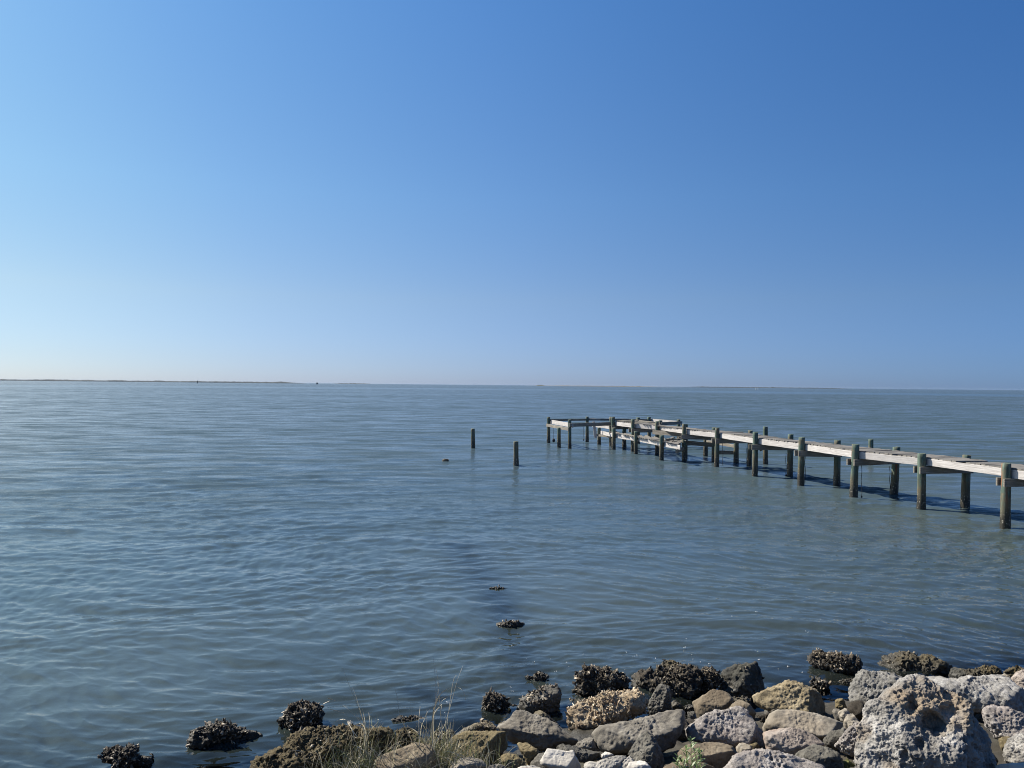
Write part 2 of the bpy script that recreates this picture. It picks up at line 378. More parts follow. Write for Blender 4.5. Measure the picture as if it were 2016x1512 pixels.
def shells(o, V, Nn, n, size, mat, name='oyster_crust', mask=None, stick=.6, seed=0):
    rg = np.random.default_rng(seed+100)
    ok = np.ones(len(V), bool) if mask is None else mask
    ids = np.nonzero(ok)[0]
    if len(ids) == 0: return
    # area-weighted-ish choice
    pick = rg.choice(ids, n); P = V[pick]; nn = Nn[pick]
    tdir = rg.normal(size=(n, 3)); tdir -= nn*(tdir*nn).sum(1)[:, None]; tdir /= np.linalg.norm(tdir, axis=1)[:, None]
    a = rg.uniform(.1, 1.0, n)[:, None]*stick
    y = nn*a+tdir*np.sqrt(1-np.minimum(a, .98)**2); y /= np.linalg.norm(y, axis=1)[:, None]
    x = np.cross(y, rg.normal(size=(n, 3))*.5+nn); x /= np.linalg.norm(x, axis=1)[:, None]; z = np.cross(x, y)
    L = size*np.exp(rg.normal(-.25, .42, n)).clip(.3, 2.0); W = L*rg.uniform(.45, .7, n)
    out = np.array([(0, 0), (.28, .12), (.48, .42), (.42, .78), (.12, 1.0), (-.18, .96), (-.44, .7), (-.46, .38), (-.26, .1)])
    T = [(*q, rg.uniform(-.05, .05)) for q in out]+[(0, .5, .26), (0, .5, -.14)]
    T = np.array(T); k = len(out); m = len(T)
    j = 1+.22*rg.normal(size=(n, m, 1))
    loc = T[None]*j
    VV = P[:, None]-nn[:, None]*size*.12+x[:, None]*loc[..., 0:1]*W[:, None, None]*1.1+y[:, None]*(loc[..., 1:2])*L[:, None, None]+z[:, None]*loc[..., 2:3]*L[:, None, None]
    f = [(i, (i+1) % k, k) for i in range(k)]+[((i+1) % k, i, k+1) for i in range(k)]
    FF = (np.arange(n)[:, None, None]*m+np.array(f)[None]).reshape(-1, 3)
    me = mesh_np(name, VV.reshape(-1, 3), FF, False)
    sh = np.clip(rg.beta(1.3, 2.2, n), 0, 1); set_attr(me, 'shade', np.repeat(sh, m))
    tip = np.clip((T[:, 1]-.45)*1.6, 0, 1); set_attr(me, 'tip', np.tile(tip, n))
    c = link(name, me, mat, o); c['kind'] = 'stuff'
    return c

KIND = {  # mat, low-noise, mid amp (m), fine amp (m), pit amp, pit scale, shells/m2, shell size, superellipse p
    'gray': ('gray', .06, .013, .005, .007, 30, 0, 0, 3.0), 'darkgray': ('darkgray', .07, .014, .006, .007, 28, 0, 0, 2.8),
    'basalt': ('basalt', .10, .022, .005, .004, 20, 0, 0, 2.7), 'brown': ('brown', .05, .010, .003, .002, 22, 0, 0, 3.6),
    'ochre': ('ochre', .06, .012, .005, .006, 26, 0, 0, 3.4), 'yellow': ('yellow', .07, .015, .008, .010, 26, 0, 0, 3.0),
    'white': ('white', .05, .008, .002, .000, 20, 0, 0, 4.0), 'pale': ('pale', .07, .014, .004, .003, 22, 0, 0, 3.4),
    'tan': ('tan', .05, .009, .004, .003, 18, 0, 0, 3.2), 'pink': ('pink', .05, .009, .005, .006, 34, 0, 0, 3.4),
    'coralgray': ('coralgray', .08, .018, .009, .018, 30, 0, 0, 3.0), 'giant': ('giant', .13, .020, .005, .011, 22, 0, 0, 2.8), 'coral': ('coral', .09, .018, .009, .016, 32, 0, 0, 2.8), 'coralpink': ('coralpink', .07, .012, .008, .016, 32, 0, 0, 2.8),
    'mossy': ('mossy', .10, .030, .016, .020, 16, 380, .028, 2.5), 'oyster': ('oysterbase', .16, .050, .022, .022, 14, 2000, .036, 2.4),
    'oysterdark': ('oysterbase', .16, .050, .022, .022, 14, 1900, .032, 2.4), 'shelly': ('shelly', .06, .016, .009, .010, 22, 3600, .032, 2.8),
    'moss': ('moss', .1, .02, .006, .004, 20, 0, 0, 2.6),
}
ROCKS = []
def rock(z, kind, pts, label, water=False, tk=.85, cuts=None, ncut=3, name='rock', cat='rock', shellmask=None, dD=0.0, group=None, lvl=None, hole=None, shk=1.0, sink=0):
    seed = len(ROCKS)+1; rg = np.random.default_rng(seed*13+5)
    ox, oy, s = ZK[z]; P = np.array([(ox+a/s, oy+b/s) for a, b in pts], float)
    # area centroid
    x, y = P[:, 0], P[:, 1]; x2, y2 = np.roll(x, -1), np.roll(y, -1); cr = x*y2-x2*y; Ar = cr.sum()/2
    c = np.array([((x+x2)*cr).sum(), ((y+y2)*cr).sum()])/(6*Ar)
    Rpx = math.sqrt(abs(Ar)/math.pi)
    if water:
        b = P[:, 1].max(); q = at(c[0], b-2); D = q.y; size = Rpx*D/F; D = D+size*.55
    else:
        D = at_bank(*c); size = Rpx*D/F; D = at_bank(c[0], c[1], size*.35)
    if not water: D = min(D, at(c[0], P[:, 1].max()).y+.45*size)
    D += dD; size = Rpx*D/F
    ctr = at_d(c[0], c[1], D)
    Q = (P-c)*D/F; Q[:, 1] *= -1
    th, Rt = poly_radius(Q, np.zeros(2))
    KM, low, mid, fine, pit, pscale, sden, ssz, pw = KIND[kind]
    V, Fc = ico(lvl or (7 if Rpx > 75 else 6 if Rpx > 22 else 5))
    f = ray(*c).normalized(); r_ = f.cross(Vector((0, 0, 1))); r_.normalize()
    r_ = (RM @ Vector((1, 0, 0))); r_ = (r_-f*r_.dot(f)).normalized(); u_ = r_.cross(f).normalized()
    B = np.array([r_, u_, f])                        # rows: right, up, forward
    L = V @ B.T                                      # directions in view frame
    T = size*tk
    def baseR(L):
        ss = np.hypot(L[:, 0], L[:, 1]); R_ = np.interp(np.arctan2(L[:, 1], L[:, 0]), np.append(th, np.pi), np.append(Rt, Rt[0]))
        return ((ss/R_)**pw+(np.abs(L[:, 2])/T)**pw)**(-1/pw)
    r = baseR(L)
    if cuts is None:
        cuts = []
        base = [((-.1, -.1, 1), .70), ((.45, -1, -.15), .72), ((-1, -.5, .45), .80), ((.2, -.8, .8), .84), ((-.5, -.8, .1), .80)]
        rg.shuffle(base[2:]) if False else None
        for (nn, k) in base[:ncut]:
            cuts.append((np.array(nn)+rg.normal(0, .2, 3), k+rg.uniform(-.06, .06)))
    if kind not in ('oyster', 'oysterdark', 'mossy'):
        cuts = list(cuts)
        for _ in range(12):
            nn = rg.normal(size=3); nn /= np.linalg.norm(nn)
            if nn @ np.array(f) > .25: continue
            cuts.append((nn, rg.uniform(.84, .95)))
    W0 = V*r[:, None]
    for nn, k in cuts:
        nn = np.array(nn, float); nn /= np.linalg.norm(nn)
        h = (W0 @ nn).max()*k
        cosn = V @ nn; lim = np.where(cosn > .03, h/np.maximum(cosn, .03), 1e9)
        kk = 38.0/size                                # soft minimum
        r = -np.log(np.exp(-kk*np.minimum(r, 6*size))+np.exp(-kk*np.minimum(lim, 6*size)))/kk
    r = np.maximum(r, .15*size)
    off = seed*7.7
    W = V*r[:, None]; r = r*(1+low*fbm(W/size*1.1+off, 3)); W = V*r[:, None]
    if hole:
        for hx, hy, hr, hd in hole:
            pd = np.array(ray(ox+hx/s, oy+hy/s)); pd /= np.linalg.norm(pd); oc = np.array(C0)-np.array(ctr)
            rel = W-oc; al = rel @ pd; dist = np.linalg.norm(rel-al[:, None]*pd, axis=1); front = al < (np.linalg.norm(oc))
            rad = hr/s*D/F*(1+.45*fbm(W*9+hx, 2)); kq = np.exp(-(dist/rad)**4)*front; W = W+pd[None]*(hd*kq)[:, None]
    def vnorm(W):
        fn = np.cross(W[Fc[:, 1]]-W[Fc[:, 0]], W[Fc[:, 2]]-W[Fc[:, 0]]); nn_ = np.zeros_like(W)
        for q in range(3):
            for ax_ in range(3): nn_[:, ax_] += np.bincount(Fc[:, q], fn[:, ax_], len(W))
        return nn_/np.maximum(np.linalg.norm(nn_, axis=1), 1e-12)[:, None]
    nv = vnorm(W); sc_ = min(size/.22, 1.3)
    dsp = mid*sc_*(.7*fbm(W*4.5+off, 3, .5)+.5*fbm(W*15+off, 3, .55))
    ridg = 1-np.abs(fbm(W*9+off*2, 3))*2; dsp -= mid*.35*np.clip(ridg, 0, 1)**3
    W = W+nv*dsp[:, None]; nv = vnorm(W)
    dsp = fine*fbm(W*38+off, 3, .6)
    pitv = np.zeros(len(V))
    if pit > .006:
        warp = .02*np.stack([noise(W*18+off), noise(W*18+off+9), noise(W*18+off+21)], -1)
        cl = cells((W+warp)*pscale+off); pv = np.clip((.46-cl)/.25, 0, 1); sel = np.clip(.42+1.9*noise(W*4+off+3), 0, 1)
        pv = pv*sel; dsp -= pit*pv
        cl = cells((W+warp)*pscale*2.3+off*2); pv2 = np.clip((.44-cl)/.28, 0, 1)*np.clip(.5+noise(W*6+off+31), 0, 1); dsp -= pit*.45*pv2
        pitv = np.clip(pv*.5+pv2*.3, 0, 1)
    W = W+nv*dsp[:, None]; r2 = np.linalg.norm(W, axis=1)
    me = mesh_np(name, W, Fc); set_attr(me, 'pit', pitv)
    o = link(name, me, M[KM]); o.location = ctr-Vector((0, 0, sink))
    tag(o, label, cat, group)
    ROCKS.append((o, size, kind))
    if sden or shellmask:
        nrm = np.zeros(len(V)*3, np.float32); me.vertices.foreach_get('normal', nrm); nrm = nrm.reshape(-1, 3)
        wz = W[:, 2]+ctr.z; vis = (nrm @ np.array(-f)) > -.45
        msk = vis & (wz > -.04)
        if shellmask: msk &= shellmask(W/size, nrm, wz); sden = sden or 2200; ssz = ssz or .034
        area = 4*math.pi*(r2.mean()**2)*msk.mean()
        n = int(min(max(area*sden*shk, 40), 2600))
        mt = M['shellpale'] if kind == 'shelly' else M['shelldark'] if kind in ('mossy', 'oysterdark') else M['shell']
        shells(o, W, nrm, n, ssz, mt, mask=msk, seed=seed, stick=.5 if kind != 'shelly' else .35)
    return o

topm = lambda th_: (lambda W, nr, wz: W[:, 2] > th_)
# --- water's edge, from left
rock('E', 'oyster', [(200, 610), (250, 590), (380, 565), (460, 550), (520, 580), (500, 640), (580, 700), (700, 670), (640, 730), (560, 790), (320, 800), (300, 720), (210, 660)], 'low black oyster clump at the bottom left, leftmost rock in the water', True, 1.0)
rock('E', 'oyster', [(1095, 400), (1180, 340), (1280, 290), (1390, 295), (1480, 350), (1560, 385), (1700, 430), (1850, 475), (1840, 490), (1740, 530), (1600, 545), (1400, 550), (1200, 555), (1110, 530)], 'dark oyster covered rock with a tail tapering right, standing alone in the water', True, .6)
rock('D', 'oyster', [(330, 600), (400, 520), (430, 490), (520, 460), (640, 450), (700, 520), (745, 590), (720, 650), (640, 710), (480, 720), (400, 680), (350, 640)], 'round domed oyster clump in the water just left of the grass', True, .8)
rock('D', 'oysterdark', [(1340, 598), (1450, 580), (1600, 572), (1700, 600), (1900, 615), (1740, 640), (1400, 650)], 'long flat oyster bed just breaking the surface behind the tall grass', True, .5)
rock('D', 'mossy', [(90, 1066), (120, 1000), (200, 950), (380, 900), (450, 830), (560, 750), (680, 710), (850, 700), (1050, 710), (1200, 720), (1300, 730), (1370, 780), (1400, 880), (1300, 990), (1200, 1100), (1150, 1200), (100, 1200)], 'large olive weed covered boulder behind the left grass tuft', False, .9, shellmask=lambda W, nr, wz: fbm(W*1.6, 2) > -.15, shk=1.6)
rock('D', 'oyster', [(430, 850), (470, 790), (510, 735), (620, 720), (660, 770), (600, 820), (480, 870)], 'small oyster clump on the upper left shoulder of the weedy boulder', False, .8, dD=-.05)
rock('D', 'mossy', [(1200, 760), (1230, 710), (1300, 685), (1360, 720), (1380, 790), (1300, 850), (1220, 830)], 'weedy knob between the left grass tuft and the oyster row', False, .8, dD=-.05)
rock('D', 'mossy', [(1395, 810), (1430, 720), (1530, 690), (1640, 740), (1700, 800), (1690, 900), (1550, 940), (1430, 900)], 'dark weedy boulder with pale shells behind the flat tan rock', False, .8)
rock('D', 'oysterdark', [(1760, 760), (1800, 735), (1980, 710), (2005, 760), (1960, 850), (1880, 900), (1780, 870)], 'black oyster crusted rock between the tall grass and the ochre block', False, .8)
rock('D', 'brown', [(1230, 1000), (1330, 940), (1450, 900), (1600, 845), (1750, 860), (1850, 960), (1920, 1066), (1850, 1160), (1200, 1160)], 'smooth flat tan rock behind the grass blades', False, .9, cuts=[((-.1, -.35, 1), .72), ((.5, -1, 0), .75)])
rock('D', 'gray', [(480, 1066), (560, 1020), (640, 1000), (720, 1015), (800, 1066), (780, 1150), (500, 1150)], 'small grey green stone at the bottom edge in front of the weedy boulder', False, .8, dD=-.15)
# --- behind / ochre block
rock('A', 'ochre', [(250, 760), (330, 710), (440, 655), (530, 620), (600, 620), (660, 700), (640, 760), (480, 790), (300, 800)], 'ochre rock with oyster cluster on top, behind the ochre block', False, .7, shellmask=lambda W, nr, wz: (W[:, 0] > .1), shk=1.3)
rock('A', 'ochre', [(160, 850), (240, 775), (330, 735), (500, 738), (620, 727), (745, 735), (765, 800), (775, 880), (700, 960), (600, 1010), (500, 1010), (260, 1000), (215, 920)], 'ochre yellow block with flat top right of the grass', False, .9, cuts=[((-.15, -.7, .8), .66), ((.75, -.9, -.1), .62), ((-.1, 0, 1), .8)])
rock('A', 'oyster', [(505, 465), (560, 400), (620, 355), (700, 370), (760, 440), (810, 470), (760, 510), (680, 545), (600, 530), (530, 500)], 'small spiky oyster clump in the water left of the dark shell topped rock', True, .8)
rock('A', 'oyster', [(890, 215), (960, 185), (1010, 200), (1050, 150), (1110, 165), (1150, 215), (1090, 245), (960, 245)], 'tiny oyster tips poking out of the water', True, .5, shk=1.2)
rock('A', 'darkgray', [(870, 420), (960, 370), (1060, 330), (1160, 275), (1230, 280), (1265, 350), (1275, 450), (1240, 560), (1150, 590), (1000, 575), (840, 550), (820, 510)], 'dark grey rock with a row of oysters on its crest', False, .8, dD=.1, shellmask=lambda W, nr, wz: (nr[:, 2] > .35) & (W[:, 2] > .15), shk=.8)
rock('A', 'oyster', [(1380, 165), (1440, 120), (1530, 95), (1650, 90), (1760, 125), (1850, 170), (1915, 200), (1925, 300), (1800, 390), (1500, 400), (1400, 340), (1375, 250)], 'large oyster crusted boulder at the water, left of the mossy oyster mound', True, .7)
rock('A', 'oysterdark', [(1390, 345), (1480, 285), (1610, 255), (1690, 290), (1700, 380), (1560, 425), (1430, 420)], 'narrow oyster ledge under the big oyster boulder', False, .8, dD=.15)
rock('A', 'mossy', [(1300, 520), (1330, 470), (1400, 400), (1500, 430), (1500, 500), (1380, 560)], 'dark weedy stone wedged behind the shell studded rock', False, .8, dD=.25)
rock('A', 'ochre', [(1000, 560), (1060, 520), (1130, 560), (1240, 640), (1220, 700), (1080, 680)], 'small yellowish rock behind the flat dark slab', False, .8, dD=.05)
rock('A', 'gray', [(645, 645), (680, 610), (740, 600), (790, 560), (850, 543), (950, 550), (1080, 590), (1220, 650), (1330, 730), (1460, 800), (1400, 850), (1200, 870), (1080, 900), (900, 850), (760, 800), (700, 730), (655, 690)], 'large flat grey slab sloping right, left of the shell studded rock', False, .8, cuts=[((-.05, -.35, 1), .55), ((-.3, -1, -.1), .75)])
rock('A', 'shelly', [(1295, 610), (1330, 520), (1450, 455), (1600, 415), (1750, 355), (1900, 335), (2010, 340), (2050, 400), (2068, 480), (2040, 560), (1900, 610), (1750, 640), (1600, 700), (1420, 745), (1330, 700)], 'cream rock studded all over with small shells', False, .8, cuts=[((-.3, -.75, .75), .7), ((.4, -1, -.6), .78)])
rock('P', 'gray', [(1159, 1444), (1182, 1432), (1225, 1425), (1260, 1418), (1310, 1405), (1352, 1402), (1358, 1420), (1345, 1440), (1325, 1470), (1290, 1482), (1255, 1480), (1225, 1484), (1190, 1478), (1165, 1460)], 'long grey brown slab lying below the shell studded rock', False, .85, cuts=[((-.1, -.35, 1), .55), ((.2, -1, -.1), .78)])
rock('A', 'gray', [(1395, 850), (1480, 800), (1580, 775), (1600, 860), (1640, 900), (1520, 900), (1400, 880)], 'small grey stone tucked against the left end of the long grey slab', False, .8, dD=-.05)
rock('A', 'darkgray', [(1210, 885), (1270, 845), (1350, 850), (1480, 880), (1650, 930), (1640, 990), (1560, 1020), (1450, 1000), (1400, 950), (1250, 930)], 'dark grey stone behind the white block', False, .8)
rock('A', 'white', [(1068, 1000), (1140, 893), (1260, 908), (1320, 918), (1390, 905), (1420, 940), (1465, 1010), (1460, 1075), (1350, 1090), (1260, 1066), (1150, 1060), (1075, 1030)], 'bright white angular block at the bottom', False, .9, cuts=[((-.05, -.55, .85), .6), ((.9, -.8, 0), .62)])
rock('A', 'white', [(1640, 950), (1690, 915), (1740, 925), (1783, 950), (1720, 978), (1660, 990)], 'small white stone right of the white block', False, .8)
rock('A', 'ochre', [(853, 840), (960, 843), (1050, 900), (1075, 960), (1040, 1050), (960, 1060), (925, 980), (880, 900)], 'upright ochre stone left of the white block', False, .9)
rock('A', 'ochre', [(690, 970), (760, 935), (840, 950), (940, 1020), (940, 1080), (760, 1090), (720, 1020)], 'rounded yellow brown stone at the bottom between the ochre block and the upright ochre stone', False, .9)
rock('A', 'tan', [(190, 1066), (300, 990), (400, 970), (520, 985), (570, 1040), (590, 1110), (220, 1120)], 'tan stone among the grass stems at the bottom edge', False, .9)
rock('A', 'gray', [(570, 1060), (650, 1030), (740, 1040), (780, 1100), (600, 1120)], 'low grey stone at the bottom edge beside the tan stone', False, .8)
rock('A', 'pale', [(850, 1066), (930, 1050), (1040, 1052), (1110, 1075), (1100, 1130), (860, 1130)], 'pale flat stone at the bottom edge left of the white block', False, .8)
rock('A', 'pale', [(1468, 1020), (1530, 1005), (1600, 1015), (1700, 985), (1800, 958), (1900, 962), (1925, 1000), (1850, 1070), (1700, 1110), (1500, 1110)], 'pale grey slab right of the white block', False, .85, cuts=[((-.1, -.45, .9), .6), ((.5, -1, 0), .7)])
rock('A', 'pale', [(1790, 1055), (1860, 1005), (1930, 960), (1965, 1000), (1990, 1050), (1900, 1120), (1800, 1120)], 'pale grey wedge stone touching the dark pyramid rock', False, .9)
rock('B', 'white', [(150, 1109), (185, 1065), (280, 1045), (330, 1060), (375, 1109), (340, 1160), (160, 1160)], 'whitish stone at the bottom edge in front of the dark pyramid rock', False, .9)
rock('B', 'darkgray', [(165, 985), (230, 910), (310, 810), (350, 775), (390, 800), (430, 880), (480, 1000), (495, 1110), (400, 1150), (300, 1120), (230, 1060)], 'dark pyramid shaped rock pointing up in front of the long slab', False, .9, cuts=[((-.7, -.5, .6), .62), ((.8, -.9, .1), .6)])
# --- middle
rock('B', 'mossy', [(455, 195), (520, 140), (600, 155), (700, 185), (760, 230), (720, 300), (500, 290)], 'mossy hump rising behind the mossy oyster mound', True, .8, shk=2, dD=.0)
rock('B', 'oysterdark', [(178, 320), (250, 270), (400, 222), (520, 195), (680, 185), (780, 235), (850, 330), (890, 420), (800, 470), (600, 490), (450, 450), (300, 430), (190, 400)], 'broad mossy mound packed with dark oysters in the middle of the shore', False, .8, dD=.15)
rock('B', 'oyster', [(750, 230), (870, 205), (960, 215), (1005, 280), (960, 360), (900, 440), (840, 340), (780, 280)], 'oyster crusted rock between the mossy mound and the black boulder', True, .8, dD=0)
rock('B', 'basalt', [(950, 390), (985, 320), (1060, 230), (1150, 175), (1250, 158), (1330, 175), (1375, 240), (1400, 330), (1430, 360), (1390, 430), (1200, 490), (1080, 460)], 'black peaked boulder at the waterline', False, .85, cuts=[((-.75, -.45, .6), .68), ((.8, -.9, .2), .55)], dD=.1, shellmask=lambda W, nr, wz: (fbm(W*5, 2) > .55), shk=.35)
rock('B', 'brown', [(755, 520), (850, 460), (950, 403), (1080, 430), (1130, 500), (1100, 600), (1000, 630), (900, 640), (785, 668), (770, 580)], 'smooth flat brown rock below the black boulder', False, .8, cuts=[((-.15, -.45, .9), .6), ((.5, -1, 0), .8)])
rock('B', 'brown', [(1075, 570), (1170, 490), (1270, 540), (1310, 610), (1290, 680), (1100, 640)], 'small brown humped rock right of the smooth flat brown rock', False, .8)
rock('B', 'mossy', [(1090, 480), (1180, 470), (1270, 500), (1260, 560), (1120, 540)], 'stringy weed covered stone at the foot of the black boulder', False, .7, dD=.1)
rock('B', 'yellow', [(1275, 455), (1350, 420), (1520, 370), (1640, 335), (1760, 350), (1860, 410), (1950, 500), (2010, 580), (2020, 670), (1900, 670), (1700, 620), (1560, 590), (1400, 580), (1285, 530)], 'large yellowish rock with rough lumps and a dark right side', False, .9, cuts=[((-.5, -.75, .6), .66), ((.85, -.75, .15), .5)], dD=.05)
rock('B', 'darkgray', [(325, 545), (380, 470), (440, 390), (480, 365), (550, 380), (580, 440), (560, 520), (530, 600), (390, 655), (345, 620)], 'upright grey brown stone leaning beside the shell studded rock', False, .9, cuts=[((-.5, -.8, .5), .68), ((.8, -.8, 0), .7)])
rock('B', 'coralpink', [(628, 770), (700, 710), (850, 650), (980, 610), (1160, 583), (1250, 600), (1330, 680), (1390, 790), (1405, 900), (1300, 925), (1100, 915), (930, 880), (700, 850), (640, 810)], 'pale pitted rock shaped like a loaf in the centre of the rock pile', False, .85, cuts=[((-.2, -.65, .8), .68), ((.9, -.7, 0), .75)])
rock('P', 'tan', [(1497, 1424), (1520, 1405), (1540, 1399), (1580, 1402), (1610, 1406), (1645, 1419), (1671, 1428), (1667, 1442), (1645, 1448), (1620, 1458), (1595, 1450), (1560, 1445), (1510, 1446)], 'pale smooth tan slab below the large yellowish rock', False, .9, cuts=[((-.1, -.5, .85), .6), ((.7, -.9, 0), .7)])
rock('B', 'pink', [(1378, 810), (1460, 775), (1620, 762), (1750, 775), (1850, 840), (1920, 890), (1905, 930), (1800, 970), (1660, 1000), (1500, 970), (1420, 940)], 'pinkish concrete block with a reddish stained face', False, .85, cuts=[((-.05, -.6, .8), .62), ((.1, -1, -.3), .72)])
rock('B', 'coralpink', [(1030, 1109), (1035, 1050), (1090, 1005), (1200, 990), (1350, 958), (1550, 975), (1750, 1030), (1870, 1080), (1920, 1150), (1800, 1220), (1030, 1220)], 'broad whitish pitted slab at the bottom edge right of the green weed', False, .9, cuts=[((-.1, -.5, .85), .6)])
rock('P', 'darkgray', [(1567, 1489), (1584, 1475), (1612, 1468), (1634, 1474), (1653, 1487), (1658, 1512), (1640, 1530), (1600, 1530)], 'smooth dark grey boulder at the bottom left of the giant boulder', False, .9)
rock('B', 'brown', [(608, 965), (700, 920), (850, 883), (1000, 895), (1120, 930), (1160, 990), (1060, 1060), (960, 1120), (850, 1140), (640, 1100), (610, 1030)], 'layered brown rock with curving ridges behind the green weed', False, .9)
rock('B', 'brown', [(490, 1109), (580, 1070), (700, 1055), (860, 1070), (950, 1109), (900, 1160), (520, 1160)], 'low brown stone at the bottom edge under the green weed', False, .8)
rock('B', 'ochre', [(555, 520), (600, 495), (660, 545), (650, 590), (565, 575)], 'small yellow stone right of the upright grey brown stone', False, .8)
rock('B', 'darkgray', [(700, 600), (770, 595), (778, 680), (718, 695)], 'small square dark stone at the end of the long slab', False, .9)
rock('B', 'darkgray', [(670, 560), (720, 535), (770, 550), (770, 590), (690, 590)], 'dark pebble behind the small square stone', False, .8)
rock('B', 'oysterdark', [(1340, 640), (1450, 605), (1500, 600), (1540, 640), (1450, 700), (1360, 695)], 'dark shell cluster in the gap under the large yellowish rock', False, .7, dD=-.02)
# --- right
rock('C', 'oyster', [(92, 160), (150, 85), (250, 50), (380, 65), (470, 110), (510, 170), (540, 220), (480, 255), (300, 268), (150, 225)], 'isolated round oyster rock with white shells, in the water at right', True, .8, name='rock')
rock('C', 'mossy', [(688, 220), (700, 180), (760, 140), (820, 80), (930, 58), (1040, 85), (1080, 120), (1150, 98), (1260, 150), (1320, 200), (1335, 280), (1250, 330), (950, 330), (800, 280)], 'two humped olive brown boulder behind the giant boulder', False, .8, dD=.3, shk=.8)
rock('C', 'basalt', [(1335, 300), (1370, 210), (1440, 203), (1530, 260), (1530, 320), (1345, 330)], 'black angular stone right of the two humped boulder', False, .9, dD=.2)
rock('C', 'mossy', [(1440, 225), (1560, 215), (1700, 188), (1760, 210), (1825, 268), (1780, 310), (1520, 310)], 'dark green rock carrying one white shell at the far right edge of the shore', False, .9, dD=.2, shk=.1)
rock('C', 'mossy', [(1845, 250), (1930, 208), (2016, 196), (2110, 225), (2080, 300), (1900, 300)], 'brown weedy rock furthest right at the waterline', False, .8, dD=.25)
rock('C', 'tan', [(1812, 288), (1850, 258), (1890, 290), (1925, 335), (1850, 320)], 'small pinkish stone at the right end behind the coral boulders', False, .8, dD=.1)
rock('C', 'pink', [(1912, 370), (1925, 310), (1980, 250), (2050, 230), (2130, 260), (2150, 400), (2000, 420)], 'rounded tan pink rock cut by the right edge of the picture', False, .9)
rock('C', 'coralgray', [(420, 500), (450, 380), (490, 310), (580, 258), (700, 268), (850, 270), (950, 330), (1000, 420), (850, 520), (740, 600), (620, 680), (500, 715), (435, 640)], 'grey pitted coral boulder left of the giant boulder', False, .85, cuts=[((-.6, -.6, .6), .72)], dD=.1)
rock('C', 'coral', [(1030, 340), (1080, 290), (1200, 290), (1400, 325), (1560, 290), (1700, 278), (1850, 300), (1960, 390), (2030, 440), (2110, 500), (2060, 640), (1850, 660), (1700, 640), (1500, 600), (1200, 520)], 'ridge of white crusted coral rock behind the giant boulder', False, .8, cuts=[((-.1, -.35, 1), .68), ((.5, -1, 0), .62)], dD=.15)
rock('C', 'giant', [(513, 880), (540, 740), (600, 620), (700, 530), (830, 450), (960, 385), (1080, 350), (1250, 360), (1420, 400), (1540, 480), (1620, 620), (1610, 800), (1640, 950), (1700, 1119), (1660, 1240), (900, 1260), (540, 1240), (513, 1050)], 'giant pitted grey and tan boulder with deep holes at the bottom right', False, .75, cuts=[((-.25, -.65, .75), .62), ((.75, -.9, .2), .62), ((-.9, -.4, .4), .8)], dD=-.1, lvl=8, hole=[(1180, 720, 95, .13), (1000, 560, 60, .07), (1340, 590, 70, .06), (1060, 905, 42, .06), (1350, 440, 60, .05), (920, 1010, 34, .04), (1440, 760, 50, .04)])
rock('C', 'coralpink', [(1698, 640), (1720, 580), (1780, 558), (1880, 580), (2016, 640), (2080, 700), (2090, 900), (1960, 960), (1850, 920), (1740, 840), (1700, 740)], 'pink grey pitted boulder at the right edge', False, .85, cuts=[((-.3, -.7, .7), .7)])
rock('C', 'coral', [(1860, 940), (1960, 850), (2050, 820), (2160, 860), (2160, 1160), (1920, 1140), (1850, 1060)], 'grey pitted rock under the pink grey boulder at the right edge', False, .85)
rock('C', 'white', [(1770, 1119), (1850, 1090), (2016, 1075), (2130, 1080), (2130, 1200), (1800, 1200)], 'flat white stone in the bottom right corner', False, .8)
rock('C', 'coralpink', [(300, 910), (370, 840), (450, 770), (530, 720), (580, 730), (570, 850), (560, 980), (450, 1010), (330, 960)], 'pale triangular rock leaning on the left flank of the giant boulder', False, .9, cuts=[((-.4, -.75, .6), .65)])
rock('C', 'darkgray', [(185, 870), (260, 800), (400, 765), (390, 850), (300, 950), (210, 925)], 'small dark brown stone between the pinkish block and the pale triangular rock', False, .9)
rock('C', 'oyster', [(72, 360), (120, 285), (180, 310), (255, 355), (210, 410), (120, 405)], 'small oyster clump directly below the isolated oyster rock', True, .8)
rock('C', 'mossy', [(320, 340), (400, 298), (490, 310), (475, 370), (360, 360)], 'flat brown weedy stone between the isolated oyster rock and the grey coral boulder', True, .8)
rock('C', 'ochre', [(300, 570), (308, 490), (370, 478), (395, 560), (350, 600)], 'small ochre stone standing in the gap left of the grey coral boulder', False, .9)
rock('C', 'tan', [(330, 620), (400, 570), (440, 640), (430, 700), (345, 690)], 'dull tan stone under the small ochre stone', False, .9)
rock('C', 'tan', [(420, 690), (500, 690), (560, 720), (470, 770), (415, 750)], 'low tan stone at the foot of the grey coral boulder', False, .9)
rock('C', 'darkgray', [(1580, 960), (1700, 950), (1780, 1050), (1740, 1119), (1620, 1160)], 'shaded dark stone in the gap right of the giant boulder', False, .9, dD=.1)
rock('C', 'moss', [(340, 1060), (420, 1035), (475, 1100), (400, 1140), (345, 1120)], 'mossy yellow green stone at the bottom edge beside the giant boulder', False, .9)
